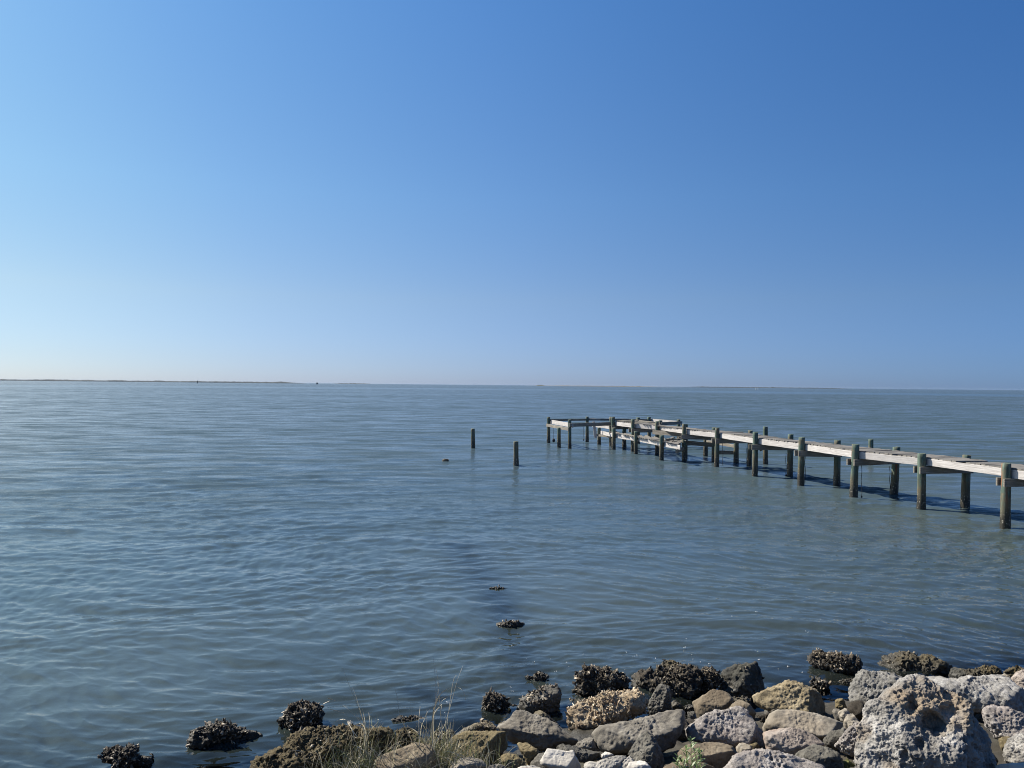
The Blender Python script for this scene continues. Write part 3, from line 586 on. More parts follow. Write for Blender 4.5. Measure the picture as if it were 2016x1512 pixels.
# --- out in the water
rock('F', 'oyster', [(780, 735), (850, 690), (950, 655), (1060, 640), (1110, 620), (1150, 665), (1240, 690), (1100, 735), (920, 780), (820, 760)], 'long low oyster rock alone in the water, nearest of the two offshore', True, .8, sink=.035)
rock('F', 'oysterdark', [(690, 225), (800, 232), (920, 245), (1060, 268), (1040, 290), (900, 290), (760, 272)], 'dark awash patch of weed and shells, furthest offshore', True, .4, shk=.9, sink=.0)
rock('F', 'pink', [(830, 1130), (900, 1060), (1050, 1020), (1200, 1050), (1240, 1110), (1150, 1180), (950, 1200)], 'reddish rock showing through the water just below the surface', True, .5, sink=.13)
rock('P', 'shelly', [(869, 909), (871, 905.5), (876, 903.5), (882, 903.3), (883.5, 906), (883, 910), (876, 910.5), (870, 910.5)], 'small dark lump with a white top breaking the open water left of the posts', True, .8, lvl=4, name='floating_lump', cat='lump')

# filler stones down in the gaps between the named rocks
def fillers():
    rg = np.random.default_rng(21); n = 0; tries = 0
    mats = ['darkgray', 'gray', 'brown', 'ochre', 'darkgray', 'tan', 'oysterbase']
    protos = []
    for k in range(7):
        V, Fc = ico(4); sc = np.array([1, rg.uniform(.7, 1), rg.uniform(.55, .8)])
        r = 1+.22*fbm(V*1.3+k*9, 3); W = V*sc*r[:, None]
        for q in range(4):
            nn = rg.normal(size=3); nn /= np.linalg.norm(nn); h = .62; dd = W @ nn; W -= np.where(dd > h, dd-h, 0)[:, None]*nn
        W = W+.03*np.stack([noise(V*9+k), noise(V*9+k+5), noise(V*9+k+8)], -1)
        me = mesh_np('stone', W, Fc); set_attr(me, 'pit', np.zeros(len(W))); me.materials.append(M[mats[k]]); protos.append(me)
    while n < 64 and tries < 3000:
        tries += 1
        x = rg.uniform(-2.2, 4.8); s = rg.uniform(-.25, 3.0); y = P0[1]+(x-P0[0])*.2185-s/.961*1.0
        if y < 3.2: continue
        sz = rg.uniform(.05, .12)
        o = bpy.data.objects.new('stone', protos[n % 7]); S.collection.objects.link(o)
        o.location = (x, y, float(bank(x, y))-.03); o.scale = (sz,)*3; o.rotation_euler = tuple(rg.uniform(0, 6.28, 3))
        tag(o, 'small stone wedged low in the gaps between the larger shore rocks', 'stone', 'small stones in the gaps')
        n += 1
fillers()

# ------------------------------------------------------------------ wood
def wood_mat(name, dark, mid, light, grain=1.0, stain=None):
    m, t, b = new_mat(name); v = obj_coord(t)
    mp = t.nodes.new('ShaderNodeMapping'); mp.inputs['Scale'].default_value = (1.2, 22, 22); t.links.new(v, mp.inputs[0])
    n1 = noise_n(t, mp.outputs[0], 1.6*grain, 6, .65, .6); n2 = noise_n(t, v, 2.3, 4, .6); n3 = noise_n(t, mp.outputs[0], 5, 3, .6)
    c = ramp(t, n1, [(.28, dark), (.46, mid), (.66, light)])
    c = mixc(t, mathn(t, 'MULTIPLY', ramp(t, n2, [(.45, (0, 0, 0)), (.62, (1, 1, 1))]), .45), c, mid)
    c = mixc(t, mathn(t, 'MULTIPLY', ramp(t, n3, [(.62, (0, 0, 0)), (.70, (1, 1, 1))]), .6), c, dark)
    vo = t.nodes.new('ShaderNodeTexVoronoi'); vo.inputs['Scale'].default_value = 2.2; t.links.new(v, vo.inputs['Vector'])
    c = mixc(t, ramp(t, vo.outputs['Distance'], [(.03, (1, 1, 1)), (.07, (0, 0, 0))]), c, (.06, .045, .03))
    t.links.new(c, b.inputs['Base Color']); b.inputs['Roughness'].default_value = .85
    bu = N(t, 'ShaderNodeBump', Strength=.5, Distance=.004); t.links.new(n1, bu.inputs['Height']); t.links.new(bu.outputs[0], b.inputs['Normal'])
    return m
M['stringer'] = wood_mat('bleached_timber', (.17, .155, .145), (.40, .38, .365), (.54, .52, .505))
M['cap'] = wood_mat('grey_timber', (.06, .055, .045), (.16, .145, .12), (.30, .28, .24))
M['deck'] = wood_mat('silver_grey_decking', (.05, .047, .04), (.14, .13, .115), (.25, .24, .22))
M['oldwood'] = wood_mat('rotten_timber', (.04, .032, .022), (.13, .115, .085), (.30, .28, .23))
def pile_material():
    m, t, b = new_mat('green_treated_piling'); v = obj_coord(t)
    mp = t.nodes.new('ShaderNodeMapping'); mp.inputs['Scale'].default_value = (14, 14, 1.0); t.links.new(v, mp.inputs[0])
    n1 = noise_n(t, mp.outputs[0], 1.4, 6, .65, .4); n2 = noise_n(t, v, 3.5, 4, .6); n3 = noise_n(t, v, 26, 2, .5)
    c = ramp(t, n1, [(.28, (.018, .024, .018)), (.48, (.055, .088, .068)), (.68, (.135, .195, .16))])
    c = mixc(t, mathn(t, 'MULTIPLY', ramp(t, n2, [(.5, (0, 0, 0)), (.6, (1, 1, 1))]), .7), c, (.15, .12, .075))
    mr = t.nodes.new('ShaderNodeMapping'); mr.inputs['Scale'].default_value = (7, 7, .9); t.links.new(v, mr.inputs[0])
    nr = noise_n(t, mr.outputs[0], 1.0, 3, .5)
    c = mixc(t, mathn(t, 'MULTIPLY', ramp(t, nr, [(.62, (0, 0, 0)), (.68, (1, 1, 1))]), .75), c, (.20, .075, .03))
    g = t.nodes.new('ShaderNodeNewGeometry'); sp = t.nodes.new('ShaderNodeSeparateXYZ'); t.links.new(g.outputs['Position'], sp.inputs[0])
    zz = mathn(t, 'ADD', sp.outputs[2], mathn(t, 'MULTIPLY', mathn(t, 'SUBTRACT', n1, .5), .9))
    brown = ramp(t, zz, [(.55, (1, 1, 1)), (.85, (0, 0, 0))]); c = mixc(t, mathn(t, 'MULTIPLY', brown, .8), c, (.085, .07, .04))
    wet = ramp(t, zz, [(.22, (1, 1, 1)), (.50, (0, 0, 0))]); c = mixc(t, wet, c, (.02, .018, .012))
    barn = mathn(t, 'MULTIPLY', ramp(t, n3, [(.63, (0, 0, 0)), (.68, (1, 1, 1))]), ramp(t, zz, [(.0, (0, 0, 0)), (.1, (1, 1, 1)), (.42, (1, 1, 1)), (.55, (0, 0, 0))]))
    c = mixc(t, barn, c, (.42, .39, .32))
    t.links.new(c, b.inputs['Base Color']); t.links.new(mathn(t, 'SUBTRACT', .85, mathn(t, 'MULTIPLY', wet, .35)), b.inputs['Roughness'])
    bu = N(t, 'ShaderNodeBump', Strength=.7, Distance=.01); t.links.new(mathn(t, 'ADD', n1, mathn(t, 'MULTIPLY', n3, .4)), bu.inputs['Height']); t.links.new(bu.outputs[0], b.inputs['Normal'])
    return m
M['pile'] = pile_material()
_pk = [0]
def piling(pb, pt, r=.1, parent=None, name='piling'):
    """pb point at the waterline, pt top point (world)"""
    _pk[0] += 1; sd = _pk[0]*3.3; r = r*(1+.09*math.sin(sd*2.1)); nh, na = 26, 20
    zb = -1.5; ax = (pt-pb); ax = ax/ax.z; V = []; Fc = []
    for i in range(nh+1):
        z = zb+(pt.z-zb)*i/nh
        for j in range(na):
            a = 2*math.pi*j/na; V.append((math.cos(a), math.sin(a), z))
    V = np.array(V); wob = .07*fbm(np.stack([V[:, 0]*.9, V[:, 1]*.9, V[:, 2]*1.5], -1)+sd, 3)+.04*noise(np.stack([V[:, 0]*5, V[:, 1]*5, V[:, 2]*1.0], -1)+sd)
    taper = 1.06-.07*(V[:, 2]-0)/1.6; rr = r*(taper+wob); growth = np.exp(-((V[:, 2]-.08)/.22)**2)*.10*np.abs(noise(V*np.array((3, 3, 9))+sd)); rr = rr*(1+growth*2)
    X = V[:, 0]*rr+ax.x*V[:, 2]; Y = V[:, 1]*rr+ax.y*V[:, 2]; Z = V[:, 2].copy()
    top = np.arange(nh*na, (nh+1)*na); Z[top] += .012*noise(V[top]*2+sd)-.004
    ti = .05*np.sin(sd); Z[top] += V[top, 0]*r*ti
    W = np.stack([X, Y, Z], -1)
    for i in range(nh):
        for j in range(na): Fc.append((i*na+j, i*na+(j+1) % na, (i+1)*na+(j+1) % na, (i+1)*na+j))
    # top: inset ring then centre
    n0 = len(W); ring = W[top].copy(); c = ring.mean(0); ring = c+(ring-c)*.86; ring[:, 2] += .008; W = np.vstack([W, ring, [c+np.array((0, 0, .012))]])
    for j in range(na):
        Fc.append((nh*na+j, nh*na+(j+1) % na, n0+(j+1) % na, n0+j)); Fc.append((n0+j, n0+(j+1) % na, n0+na, n0+na))
    Fc = np.array(Fc); me = bpy.data.meshes.new(name)
    me.from_pydata([tuple(v) for v in W], [], [tuple(dict.fromkeys(f)) for f in Fc.tolist()]); me.update()
    for p in me.polygons: p.use_smooth = len(p.vertices) == 4 and p.index < nh*na
    o = link(name, me, M['pile'], parent); o.location = pb-(Vector(parent.location) if parent else Vector((0, 0, 0)))
    return o
def plank_verts(p1, p2, h, t, sd, ragged=.0, seg=8, up=Vector((0, 0, 1))):
    """beam from p1 to p2 (points on its TOP centre line); returns local verts (x along), faces, matrix"""
    d = (p2-p1); L = d.length; x = d.normalized(); y = up.cross(x).normalized(); z = x.cross(y)
    V = []; Fc = []
    bv = min(h, t)*.10
    prof = [(-t/2+bv, 0), (t/2-bv, 0), (t/2, -bv), (t/2, -h+bv), (t/2-bv, -h), (-t/2+bv, -h), (-t/2, -h+bv), (-t/2, -bv)]
    for i in range(seg+1):
        for k, (a, b) in enumerate(prof): V.append((L*i/seg, a, b))
    V = np.array(V); nz = noise(V*np.array((1.3, 9, 9))+sd); nz2 = noise(V*np.array((5, 14, 14))+sd*2)
    V[:, 2] += ragged*(nz+.6*nz2); V[:, 1] += ragged*.5*nz2
    for i in range(seg):
        for k in range(8): Fc.append((i*8+k, i*8+(k+1) % 8, (i+1)*8+(k+1) % 8, (i+1)*8+k))
    e = [tuple(range(8))[::-1], tuple(range(seg*8, seg*8+8))]
    Mx = Matrix((x, y, z)).transposed().to_4x4(); Mx.translation = p1
    return V, Fc, e, Mx
_bk = [0]
def beam(p1, p2, h, t, mat, name, parent, ragged=.006, label=None, up=Vector((0, 0, 1))):
    _bk[0] += 1
    V, Fc, e, Mx = plank_verts(p1, p2, h, t, _bk[0]*5.1, ragged, max(4, int((p2-p1).length*6)), up)
    me = bpy.data.meshes.new(name); me.from_pydata([tuple(v) for v in V], [], [f[::-1] for f in Fc]+[f[::-1] for f in e]); me.update()
    o = link(name, me, mat, parent); o.matrix_local = Matrix.Translation(-Vector(parent.location)) @ Mx
    if label: o['label'] = label
    return o
def planks_mesh(name, items, mat, parent, label=None):
    """several deck boards as one part; items = (p1,p2,h,t)"""
    VV, FF = [], []; off = 0; loc = Vector(parent.location)
    for k, (p1, p2, h, t, up) in enumerate(items):
        V, Fc, e, Mx = plank_verts(p1, p2, h, t, k*3.7+1, .006, 5, up)
        for v in V: VV.append(tuple(Mx @ Vector(v)-loc))
        for f in Fc+e: FF.append(tuple(i+off for i in f[::-1]))
        off += len(V)
    me = bpy.data.meshes.new(name); me.from_pydata(VV, [], FF); me.update()
    o = link(name, me, mat, parent)
    if label: o['label'] = label
    return o

# ------------------------------------------------------------------ pier
pier = empty('pier', at(1685, 980)); tag(pier, 'long weathered timber pier with missing boards running out from the right to a broken head', 'pier')
def pil(xb, yw, xt, yt, r=.1, parent=pier, name='piling'):
    b = at(xb, yw); q = ray(xt, yt); tpt = C0+q*((b.y)/q.y)
    return b, tpt, piling(b, tpt, r, parent, name)
rg = random.Random(5)
LW = [(1978.8, 1037, 1981.5, 912), (1814, 1002, 1815, 893), (1680.5, 980, 1684.5, 874.8), (1576.5, 955, 1578.5, 860.8), (1486, 937, 1487.5, 851), (1411, 919.5, 1412, 842.6), (1346.5, 908, 1347, 834.6), (1293.5, 895, 1293.7, 829.6), (1245.5, 889.5, 1246, 825.8), (1206.5, 881, 1207, 821)]
RW = {1: (1900, 1000, 1903.3, 896), 2: (1760, 974.8, 1765, 880), 3: (1647, 956, 1649, 866.5), 4: (1555, 938, 1556.5, 855), 5: (1475, 917.5, 1477.5, 847.8), 6: (1405, 909.5, 1405.8, 841.8), 7: (1349.5, 901.5, 1350.5, 835)}
L = [pil(*a)[:2] for a in LW]
dx, dy = .41*H, .08*H
Rr = {}
for i, (b, tp) in enumerate(L):
    if i in RW: Rr[i] = pil(*RW[i])[:2]
# continue the pier towards the shore, beyond the right edge of the frame
step = L[0][0]-L[1][0]
near = []
p = L[0][0].copy(); q0 = Rr[1][0]+step
for k in range(4):
    if k == 0:
        Rr[0] = (q0.copy(), Vector((q0.x, q0.y, 1.62))); piling(q0, Rr[0][1], .1, pier)
    else:
        a = p+step*k; b = q0+step*k
        piling(a, Vector((a.x, a.y, 1.60)), .1, pier); piling(b, Vector((b.x, b.y, 1.6)), .1, pier); near.append((a, b))
ZS, HS, TS = 1.425, .205, .05
def zv(v, z): return Vector((v.x, v.y, z))
for i in (8, 9):   # right-hand supports of the last bays
    b = L[i][0]+Vector((dx*.9, dy*1.4, 0)); Rr[i] = (b, zv(b, 1.55))
LL = [a for a, b in near][::-1]+[b for b, t in L]; RRl = [b for a, b in near][::-1]+[Rr[i][0] for i in range(10)]
perp = lambda a, b: (lambda d: Vector((d.y, -d.x, 0)).normalized())(b-a)     # to the right of travel
# stringers: left (sunlit) one bay at a time, continuous behind the piles
for row, side in ((LL, 1), (RRl, -1)):
    for i in range(len(row)-1):
        a, b = row[i], row[i+1]; n = perp(a, b)*side*(.1+TS/2+.012+(.16 if side < 0 else 0)); e = (b-a).normalized()*.0
        beam(zv(a+n+e, ZS+rg.uniform(-.008, .008)), zv(b+n, ZS+rg.uniform(-.008, .008)), HS+rg.uniform(-.01, .01), TS, M['stringer'], 'stringer', pier, .007)
# mid stringer
for i in range(len(LL)-1):
    a = (LL[i]+RRl[i])/2; b = (LL[i+1]+RRl[i+1])/2
    beam(zv(a, ZS-.01), zv(b, ZS-.01), HS-.03, TS, M['cap'], 'stringer', pier, .006)
# caps: two boards sandwiching each pair of piles
for i in range(len(LL)):
    a, b = LL[i], RRl[i]; d = (b-a).normalized(); n = Vector((-d.y, d.x, 0))*(.1+.026)
    for sgn in (1, -1):
        ex = .13+rg.uniform(0, .07)
        beam(zv(a-d*ex+n*sgn, ZS-HS-.012), zv(b+d*(.12+rg.uniform(0, .05))+n*sgn, ZS-HS-.012), .20, .045, M['cap'], 'cap_beam', pier, .004)
# short knee brace under the fifth left pile
beam(zv(L[4][0]+Vector((.14, -.05, 0)), 1.02), zv(L[4][0]+Vector((.38, -.1, 0)), 1.16), .09, .05, M['oldwood'], 'brace', pier, .01)
# deck boards
deck = []
gone = {(0, 9), (0, 10), (1, 6), (1, 15), (2, 4), (5, 7), (6, 11), (7, 3), (7, 4), (8, 5), (8, 9), (8, 10)}
for i in range(len(LL)-1):
    bay = i-3; a0, a1, b0, b1 = LL[i], LL[i+1], RRl[i], RRl[i+1]; Lb = (a1-a0).length; nb = int(Lb/.148)
    for k in range(nb):
        if (bay, k) in gone or rg.random() < .03: continue
        f = (k+.5)/nb; a = a0.lerp(a1, f); b = b0.lerp(b1, f+rg.uniform(-.006, .006)); d = (b-a).normalized()
        a = a+d*(.135+rg.uniform(-.012, .03)); b = b-d*(.29+rg.uniform(-.05, .04)); zt = ZS+.034+rg.uniform(-.003, .006)
        ti = rg.uniform(-.01, .01)
        deck.append((zv(a, zt+ti), zv(b, zt-ti), .034, .138, Vector((0, 0, 1))))
planks_mesh('deck', deck, M['deck'], pier)
# pier head (open frame)
ha = pil(1080, 872, 1080, 821); hb = pil(1100.5, 881, 1100.5, 842); hc = pil(1121.5, 883, 1121.5, 826.2)
hd = pil(1156, 870, 1156, 820.3); hf = pil(1179.5, 875, 1179.5, 842); hg = pil(1203, 878.5, 1203.5, 821)
hi = pil(1229, 881, 1229, 842); hl = pil(1256, 873.5, 1256.5, 822); hm = pil(1278, 871.5, 1278, 821); ho = pil(1300.5, 883, 1300.5, 827.6); hq = pil(1336, 880, 1336, 826, .1)
def bm(a, b, z, h, mat=M['stringer'], side=(0, 0), nm='head_beam', ex=.1, t=.05):
    d = (zv(b, 0)-zv(a, 0)).normalized(); n = Vector((d.y, -d.x, 0))*side[0]
    beam(zv(a, z)-d*ex+n, zv(b, z)+d*ex+n, h, t, mat, nm, pier, .008)
A, Bq, Cq, Dq, Fq, Gq, Lq, Mq, Oq, Qq = ha[0], hb[0], hc[0], hd[0], hf[0], hg[0], hl[0], hm[0], ho[0], hq[0]
bm(A, Cq, 1.36, .23, side=(-.13, 0), ex=.12)
bm(A, Cq, 1.13, .17, M['cap'], side=(.1, 0), ex=.1)
bm(A, Dq, 1.40, .12, M['oldwood'], side=(0.0, 0), t=.06)
bm(Dq, Mq, 1.42, .13, M['cap'], side=(0, 0))
bm(Cq, Gq, 1.37, .20, M['cap'], side=(.12, 0), ex=.15)
bm(Dq, Gq, 1.13, .19, M['stringer'], side=(-.14, 0), ex=.05)
bm(Mq, Qq, 1.44, .20, M['stringer'], side=(-.14, 0))
bm(Oq, Qq, 1.45, .18, M['cap'], side=(.1, 0), ex=.1)
bm(Gq, Oq, 1.18, .18, M['cap'], side=(.1, 0), ex=.1)
bm(Lq, Oq, 1.42, .16, M['cap'], side=(.1, 0), ex=.1)
# boards left on the outer part of the head
hd_items = []
for k in range(18):
    f = (k+.5)/18
    if k in (3, 8, 9, 14): continue
    a = L[9][0].lerp(L[8][0], f)+Vector((.1, 0, 0)); b = Mq.lerp(Qq, f)
    d = (b-a).normalized(); ln = rg.uniform(1.3, 2.4)
    hd_items.append((zv(a+d*.25, 1.47+.02*rg.random()), zv(a+d*ln, 1.46+.02*rg.random()), .034, .13, Vector((0, 0, 1))))
planks_mesh('head_decking', hd_items, M['oldwood'], pier)
# leaning board at the head
p_top = C0+ray(1167.5, 829)*(Fq.y/ray(1167.5, 829).y); p_bot = C0+ray(1171.5, 861)*(Fq.y/ray(1171.5, 861).y)
beam(p_bot+Vector((0, -.3, 0)), p_top+Vector((0, -.3, 0)), .05, .16, M['stringer'], 'leaning_board', pier, .006, up=Vector((0, 1, .05)))
# lower platform
h_ = pil(1208.5, 885, 1209, 842); k_ = pil(1252, 894, 1251.8, 849); p_ = pil(1302, 906.5, 1303, 857)
Hh, Kk, Pp = h_[0], k_[0], p_[0]
pts = [Fq+Vector((-.05, -.1, 0)), Hh, Kk, Pp, Pp+(Pp-Kk)*.55]
zl = [.80, .82, .83, .84, .84]
for i in range(4):
    d = (pts[i+1]-pts[i]); n = Vector((-d.y, d.x, 0)).normalized()*.13
    n = n if n.y > 0 else -n
    beam(zv(pts[i]+n, zl[i]), zv(pts[i+1]+n, zl[i+1]), .20, .045, M['stringer'], 'platform_beam', pier, .008)
inner = [L[9][0], L[8][0], L[7][0], L[6][0]]
beam(zv(Fq+Vector((-.3, .0, 0)), .62), zv(L[9][0]+Vector((.1, 0, 0)), .62), .12, .05, M['cap'], 'platform_beam', pier)
for a, b in ((Hh, L[9][0]), (Kk, L[8][0]), (Pp, L[7][0]), (Pp+(Pp-Kk)*.5, L[6][0])):
    beam(zv(a, .64), zv(b, .66), .16, .05, M['cap'], 'platform_beam', pier)
items = []
for (a0, a1, b0, b1, miss) in ((Hh, Kk, L[9][0], L[8][0], (4, 5, 9)), (Kk, Pp, L[8][0], L[7][0], (6,)), (Pp, Pp+(Pp-Kk)*.5, L[7][0], L[6][0], (1, 3, 4, 6))):
    nb = 13 if a1 is not pts[4] else 8
    for k in range(nb):
        if k in miss: continue
        f = (k+.5)/nb; a = a0.lerp(a1, f); b = b0.lerp(b1, f)+Vector((rg.uniform(-.1, .1), 0, 0)); d = (b-a).normalized()
        items.append((zv(a+d*.1, .855+rg.uniform(0, .03)), zv(b+d*.4, .855+rg.uniform(-.02, .05)), .03, .13, Vector((0, 0, 1))))
planks_mesh('platform_decking', items, M['deck'], pier)
# broken boards piled on the near end of the platform
e0 = Pp.lerp(L[6][0], .5)
for (ox, oy, oz, az_, ln) in ((-.1, .5, .93, 20, .9), (.3, .3, 1.0, 160, 1.1), (.5, -.1, .96, 100, .6), (0, .2, 1.05, 65, .7), (-.6, .8, .95, 140, .5), (.55, .25, 1.1, 10, .5)):
    dd = Vector((math.cos(R(az_)), math.sin(R(az_)), rg.uniform(-.08, .12)))*ln/2; c = zv(e0, oz)+Vector((ox, oy, 0))
    beam(c-dd, c+dd, .04, .12, M['deck'], 'broken_board', pier, .01)
# low side platform on the far side
s_ = pil(1389, 898, 1389.5, 864); u_ = pil(1449, 911, 1449.5, 868)
Sx, Ux = s_[0], u_[0]
beam(zv(Rr[6][0], .52), zv(Ux+Vector((.1, 0, 0)), .54), .17, .06, M['oldwood'], 'low_beam', pier)
beam(zv(L[6][0]+Vector((.1, .2, 0)), .93), zv(Rr[6][0]+Vector((.0, .2, 0)), .86), .20, .05, M['cap'], 'low_beam', pier)
beam(zv(Sx, .80), zv(Ux, .80), .14, .05, M['cap'], 'low_beam', pier)
# hanging lines
mrope, t_, b_ = new_mat('dark_rope'); b_.inputs['Base Color'].default_value = (.02, .022, .03, 1); b_.inputs['Roughness'].default_value = .9
def rope(px, y1, y2, ref, knob=None):
    D = ref.y; V = []; Fc = []; q1 = C0+ray(px, y1)*(D/ray(px, y1).y); q2 = C0+ray(px+.5, y2)*(D/ray(px+.5, y2).y)
    loc = Vector(pier.location); r = .009
    for i in range(9):
        c = q1.lerp(q2, i/8)-loc; c.x += .012*math.sin(i*1.3+px)
        for j in range(6): V.append((c.x+r*math.cos(j*1.047), c.y+r*math.sin(j*1.047), c.z))
    for i in range(8):
        for j in range(6): Fc.append((i*6+j, i*6+(j+1) % 6, i*6+6+(j+1) % 6, i*6+6+j))
    me = bpy.data.meshes.new('rope'); me.from_pydata(V, [], Fc); me.update(); o = link('rope', me, mrope, pier)
    if knob:
        Vk, Fk = ico(3); Vk = Vk*np.array((knob*.8, knob*.8, knob*1.1))*(1+.15*noise(Vk*2+px))[:, None]+np.array(q2-loc); link('weight', mesh_np('weight', Vk, Fk), mrope, o)
rope(1089.5, 843, 867, Bq, .10); rope(1148.5, 838, 866, Dq, .05); rope(1547, 892, 936, Rr[4][0], .04); rope(1585, 896, 950, L[3][0])
rope(1696, 914, 978, L[2][0], .03); rope(1422.5, 872, 917, L[5][0]); rope(1469, 878, 912, Rr[5][0]); rope(1751.5, 918, 962, Rr[2][0])

# free-standing posts
for (a, lab) in (((931.5, 883, 931, 844), 'lone dark post in open water, further and left of the pair beside the pier'),
                 ((1016, 916, 1015.5, 869), 'lone dark post in open water, nearer one of the pair left of the pier'),
                 ((1507, 914, 1507, 840), 'lone green post standing behind the middle of the pier'),
                 ((1714.5, 914, 1714.5, 864.5), 'lone green post standing behind the right part of the pier')):
    b = at(a[0], a[1]); q = ray(a[2], a[3]); tp = C0+q*(b.y/q.y)
    o = piling(b, tp, .1 if a[0] > 1100 else .095, None, 'post'); tag(o, lab, 'post')

# ------------------------------------------------------------------ far shore
def far_land(name, x0, x1, D, segs, hfun, col, base=0.0):
    """low land mass between two photo columns at distance D, real depth 250 m"""
    V = []; Fc = []; a = at_d(x0, 752, D); b = at_d(x1, 752, D); n = segs
    for i in range(n+1):
        f = i/n; x = a.x+(b.x-a.x)*f; h = hfun(f)
        for (dy_, hh) in ((0, -.5), (3, .35*h), (25, .85*h), (80, h), (160, .7*h), (260, -.5)):
            V.append((x*(1+dy_/D), D+dy_, hh))
    for i in range(n):
        for k in range(5): Fc.append((i*6+k, (i+1)*6+k, (i+1)*6+k+1, i*6+k+1))
    m, t, bb = new_mat(name+'_cover'); tc = t.nodes.new('ShaderNodeTexCoord')
    c = ramp(t, noise_n(t, tc.outputs['Object'], .05, 3), [(.35, tuple(x*.7 for x in col)), (.65, col)])
    t.links.new(c, bb.inputs['Base Color']); bb.inputs['Roughness'].default_value = 1
    me = bpy.data.meshes.new(name); me.from_pydata(V, [], Fc); me.update()
    return tag(link(name, me, m), kind='structure')
def bumps(seed, base, amp, fade=.04):
    def f(x):
        p = np.array([[x*60, seed, 0.5]]); q = np.array([[x*300, seed+4, 0.5]])
        e = min(1, x/fade, (1-x)/fade) if 0 < x < 1 else 0
        return max(0.05, (base+amp*float(fbm(p, 3)[0])+amp*.4*float(noise(q)[0])))*e
    return f
far_land('marsh_shore', -500, 605, 3600, 500, bumps(1.5, 6.6, 2.0), (.028, .038, .040))
far_land('low_islet', 655, 735, 3900, 120, bumps(3.5, 3.2, 2.6, .15), (.03, .04, .042))
far_land('sand_spit', 1035, 1330, 3300, 200, bumps(6.5, 3.0, 1.0, .25), (.15, .14, .12))
far_land('wooded_spit', 1053, 1075, 3400, 60, bumps(9.5, 4.6, .8, .3), (.05, .055, .035))
far_land('far_bank', 1330, 1680, 3800, 200, bumps(8.5, 4.0, 1.3, .15), (.03, .04, .042))

# channel marker
dm, t_, b_ = new_mat('marker_dark'); b_.inputs['Base Color'].default_value = (.03, .04, .045, 1)
def box(name, lo, hi, mat, parent):
    x0, y0, z0 = lo; x1, y1, z1 = hi
    V = [(x0, y0, z0), (x1, y0, z0), (x1, y1, z0), (x0, y1, z0), (x0, y0, z1), (x1, y0, z1), (x1, y1, z1), (x0, y1, z1)]
    Fc = [(0, 3, 2, 1), (4, 5, 6, 7), (0, 1, 5, 4), (1, 2, 6, 5), (2, 3, 7, 6), (3, 0, 4, 7)]
    me = bpy.data.meshes.new(name); me.from_pydata(V, [], Fc); me.update(); return link(name, me, mat, parent)
q = at_d(388.7, 752, 1500); mk = empty('channel_marker', (q.x, q.y, 0)); tag(mk, 'thin dark channel marker standing on the horizon at left', 'marker')
box('pile', (-.5, -.5, -1), (.5, .5, 5.8), dm, mk); box('daymark', (-.85, -.62, 3.4), (.85, -.52, 5.2), dm, mk); box('ladder', (-.25, .52, -.5), (.25, .58, 4), dm, mk)
# hunting blind on stilts
q = at_d(624.5, 752, 1500); hb_ = empty('stilt_hut', (q.x, q.y, 0)); tag(hb_, 'tiny dark hut on stilts on the horizon right of the channel marker', 'hut')
box('wall', (-1.5, -1.3, 1.3), (1.5, 1.3, 3.6), dm, hb_)
me = bpy.data.meshes.new('roof'); me.from_pydata([(-1.8, -1.6, 3.62), (1.8, -1.6, 3.62), (1.8, 1.6, 3.62), (-1.8, 1.6, 3.62), (-1.8, 0, 4.3), (1.8, 0, 4.3)], [], [(0, 1, 5, 4), (2, 3, 4, 5), (0, 4, 3), (1, 2, 5), (0, 3, 2, 1)]); link('roof', me, dm, hb_)
for sx in (-1.3, 1.3):
    for sy in (-1.1, 1.1): box('leg', (sx-.1, sy-.1, -1), (sx+.1, sy+.1, 1.29), dm, hb_)
# two pale stakes on the right
pm, t_, b_ = new_mat('pale_stake'); b_.inputs['Base Color'].default_value = (.5, .52, .52, 1)
for px, lab in ((1488.3, 'left one of two pale stakes near the horizon above the pier'), (1492.3, 'right one of two pale stakes near the horizon above the pier')):
    q = at_d(px, 767, 1050); o = box('stake', (-.25, -.25, -1), (.25, .25, 3.2), pm, None); o.location = (q.x, q.y, 0); tag(o, lab, 'stake', 'pale stakes near the horizon')

# ------------------------------------------------------------------ grass and weed
def blade_strip(pts, w0, V, Fc, sh, shade, twist=0.0):
    n = len(pts); off = len(V); prev = None
    for i, p in enumerate(pts):
        d = (pts[min(i+1, n-1)]-pts[max(i-1, 0)]).normalized(); s = d.cross(Vector((math.cos(twist), math.sin(twist), .1))).normalized()
        w = w0*(1-(i/(n-1))**1.8*.85); f = d.cross(s)*w*.35
        V += [tuple(p-s*w/2), tuple(p+f), tuple(p+s*w/2)]; sh += [shade+.1*i/n]*3
    for i in range(n-1):
        a = off+i*3; Fc += [(a, a+1, a+4, a+3), (a+1, a+2, a+5, a+4)]
def smooth_path(pts, n=16):
    P = [Vector(p) for p in pts]; out = []
    m = len(P)-1
    for k in range(n+1):
        u = k/n*m; i = min(int(u), m-1); f = u-i
        p0, p1, p2, p3 = P[max(i-1, 0)], P[i], P[i+1], P[min(i+2, m)]
        out.append(.5*((2*p1)+(-p0+p2)*f+(2*p0-5*p1+4*p2-p3)*f*f+(-p0+3*p1-3*p2+p3)*f**3))
    return out
def grass_material():
    m, t, b = new_mat('beach_grass_blades'); a = t.nodes.new('ShaderNodeAttribute'); a.attribute_name = 'shade'
    c = ramp(t, a.outputs['Fac'], [(0, (.05, .075, .02)), (.4, (.14, .165, .06)), (.62, (.34, .30, .18)), (1, (.62, .57, .44))])
    t.links.new(c, b.inputs['Base Color']); b.inputs['Roughness'].default_value = .6
    b.inputs['Transmission Weight'].default_value = 0
    return m
M['grass'] = grass_material()
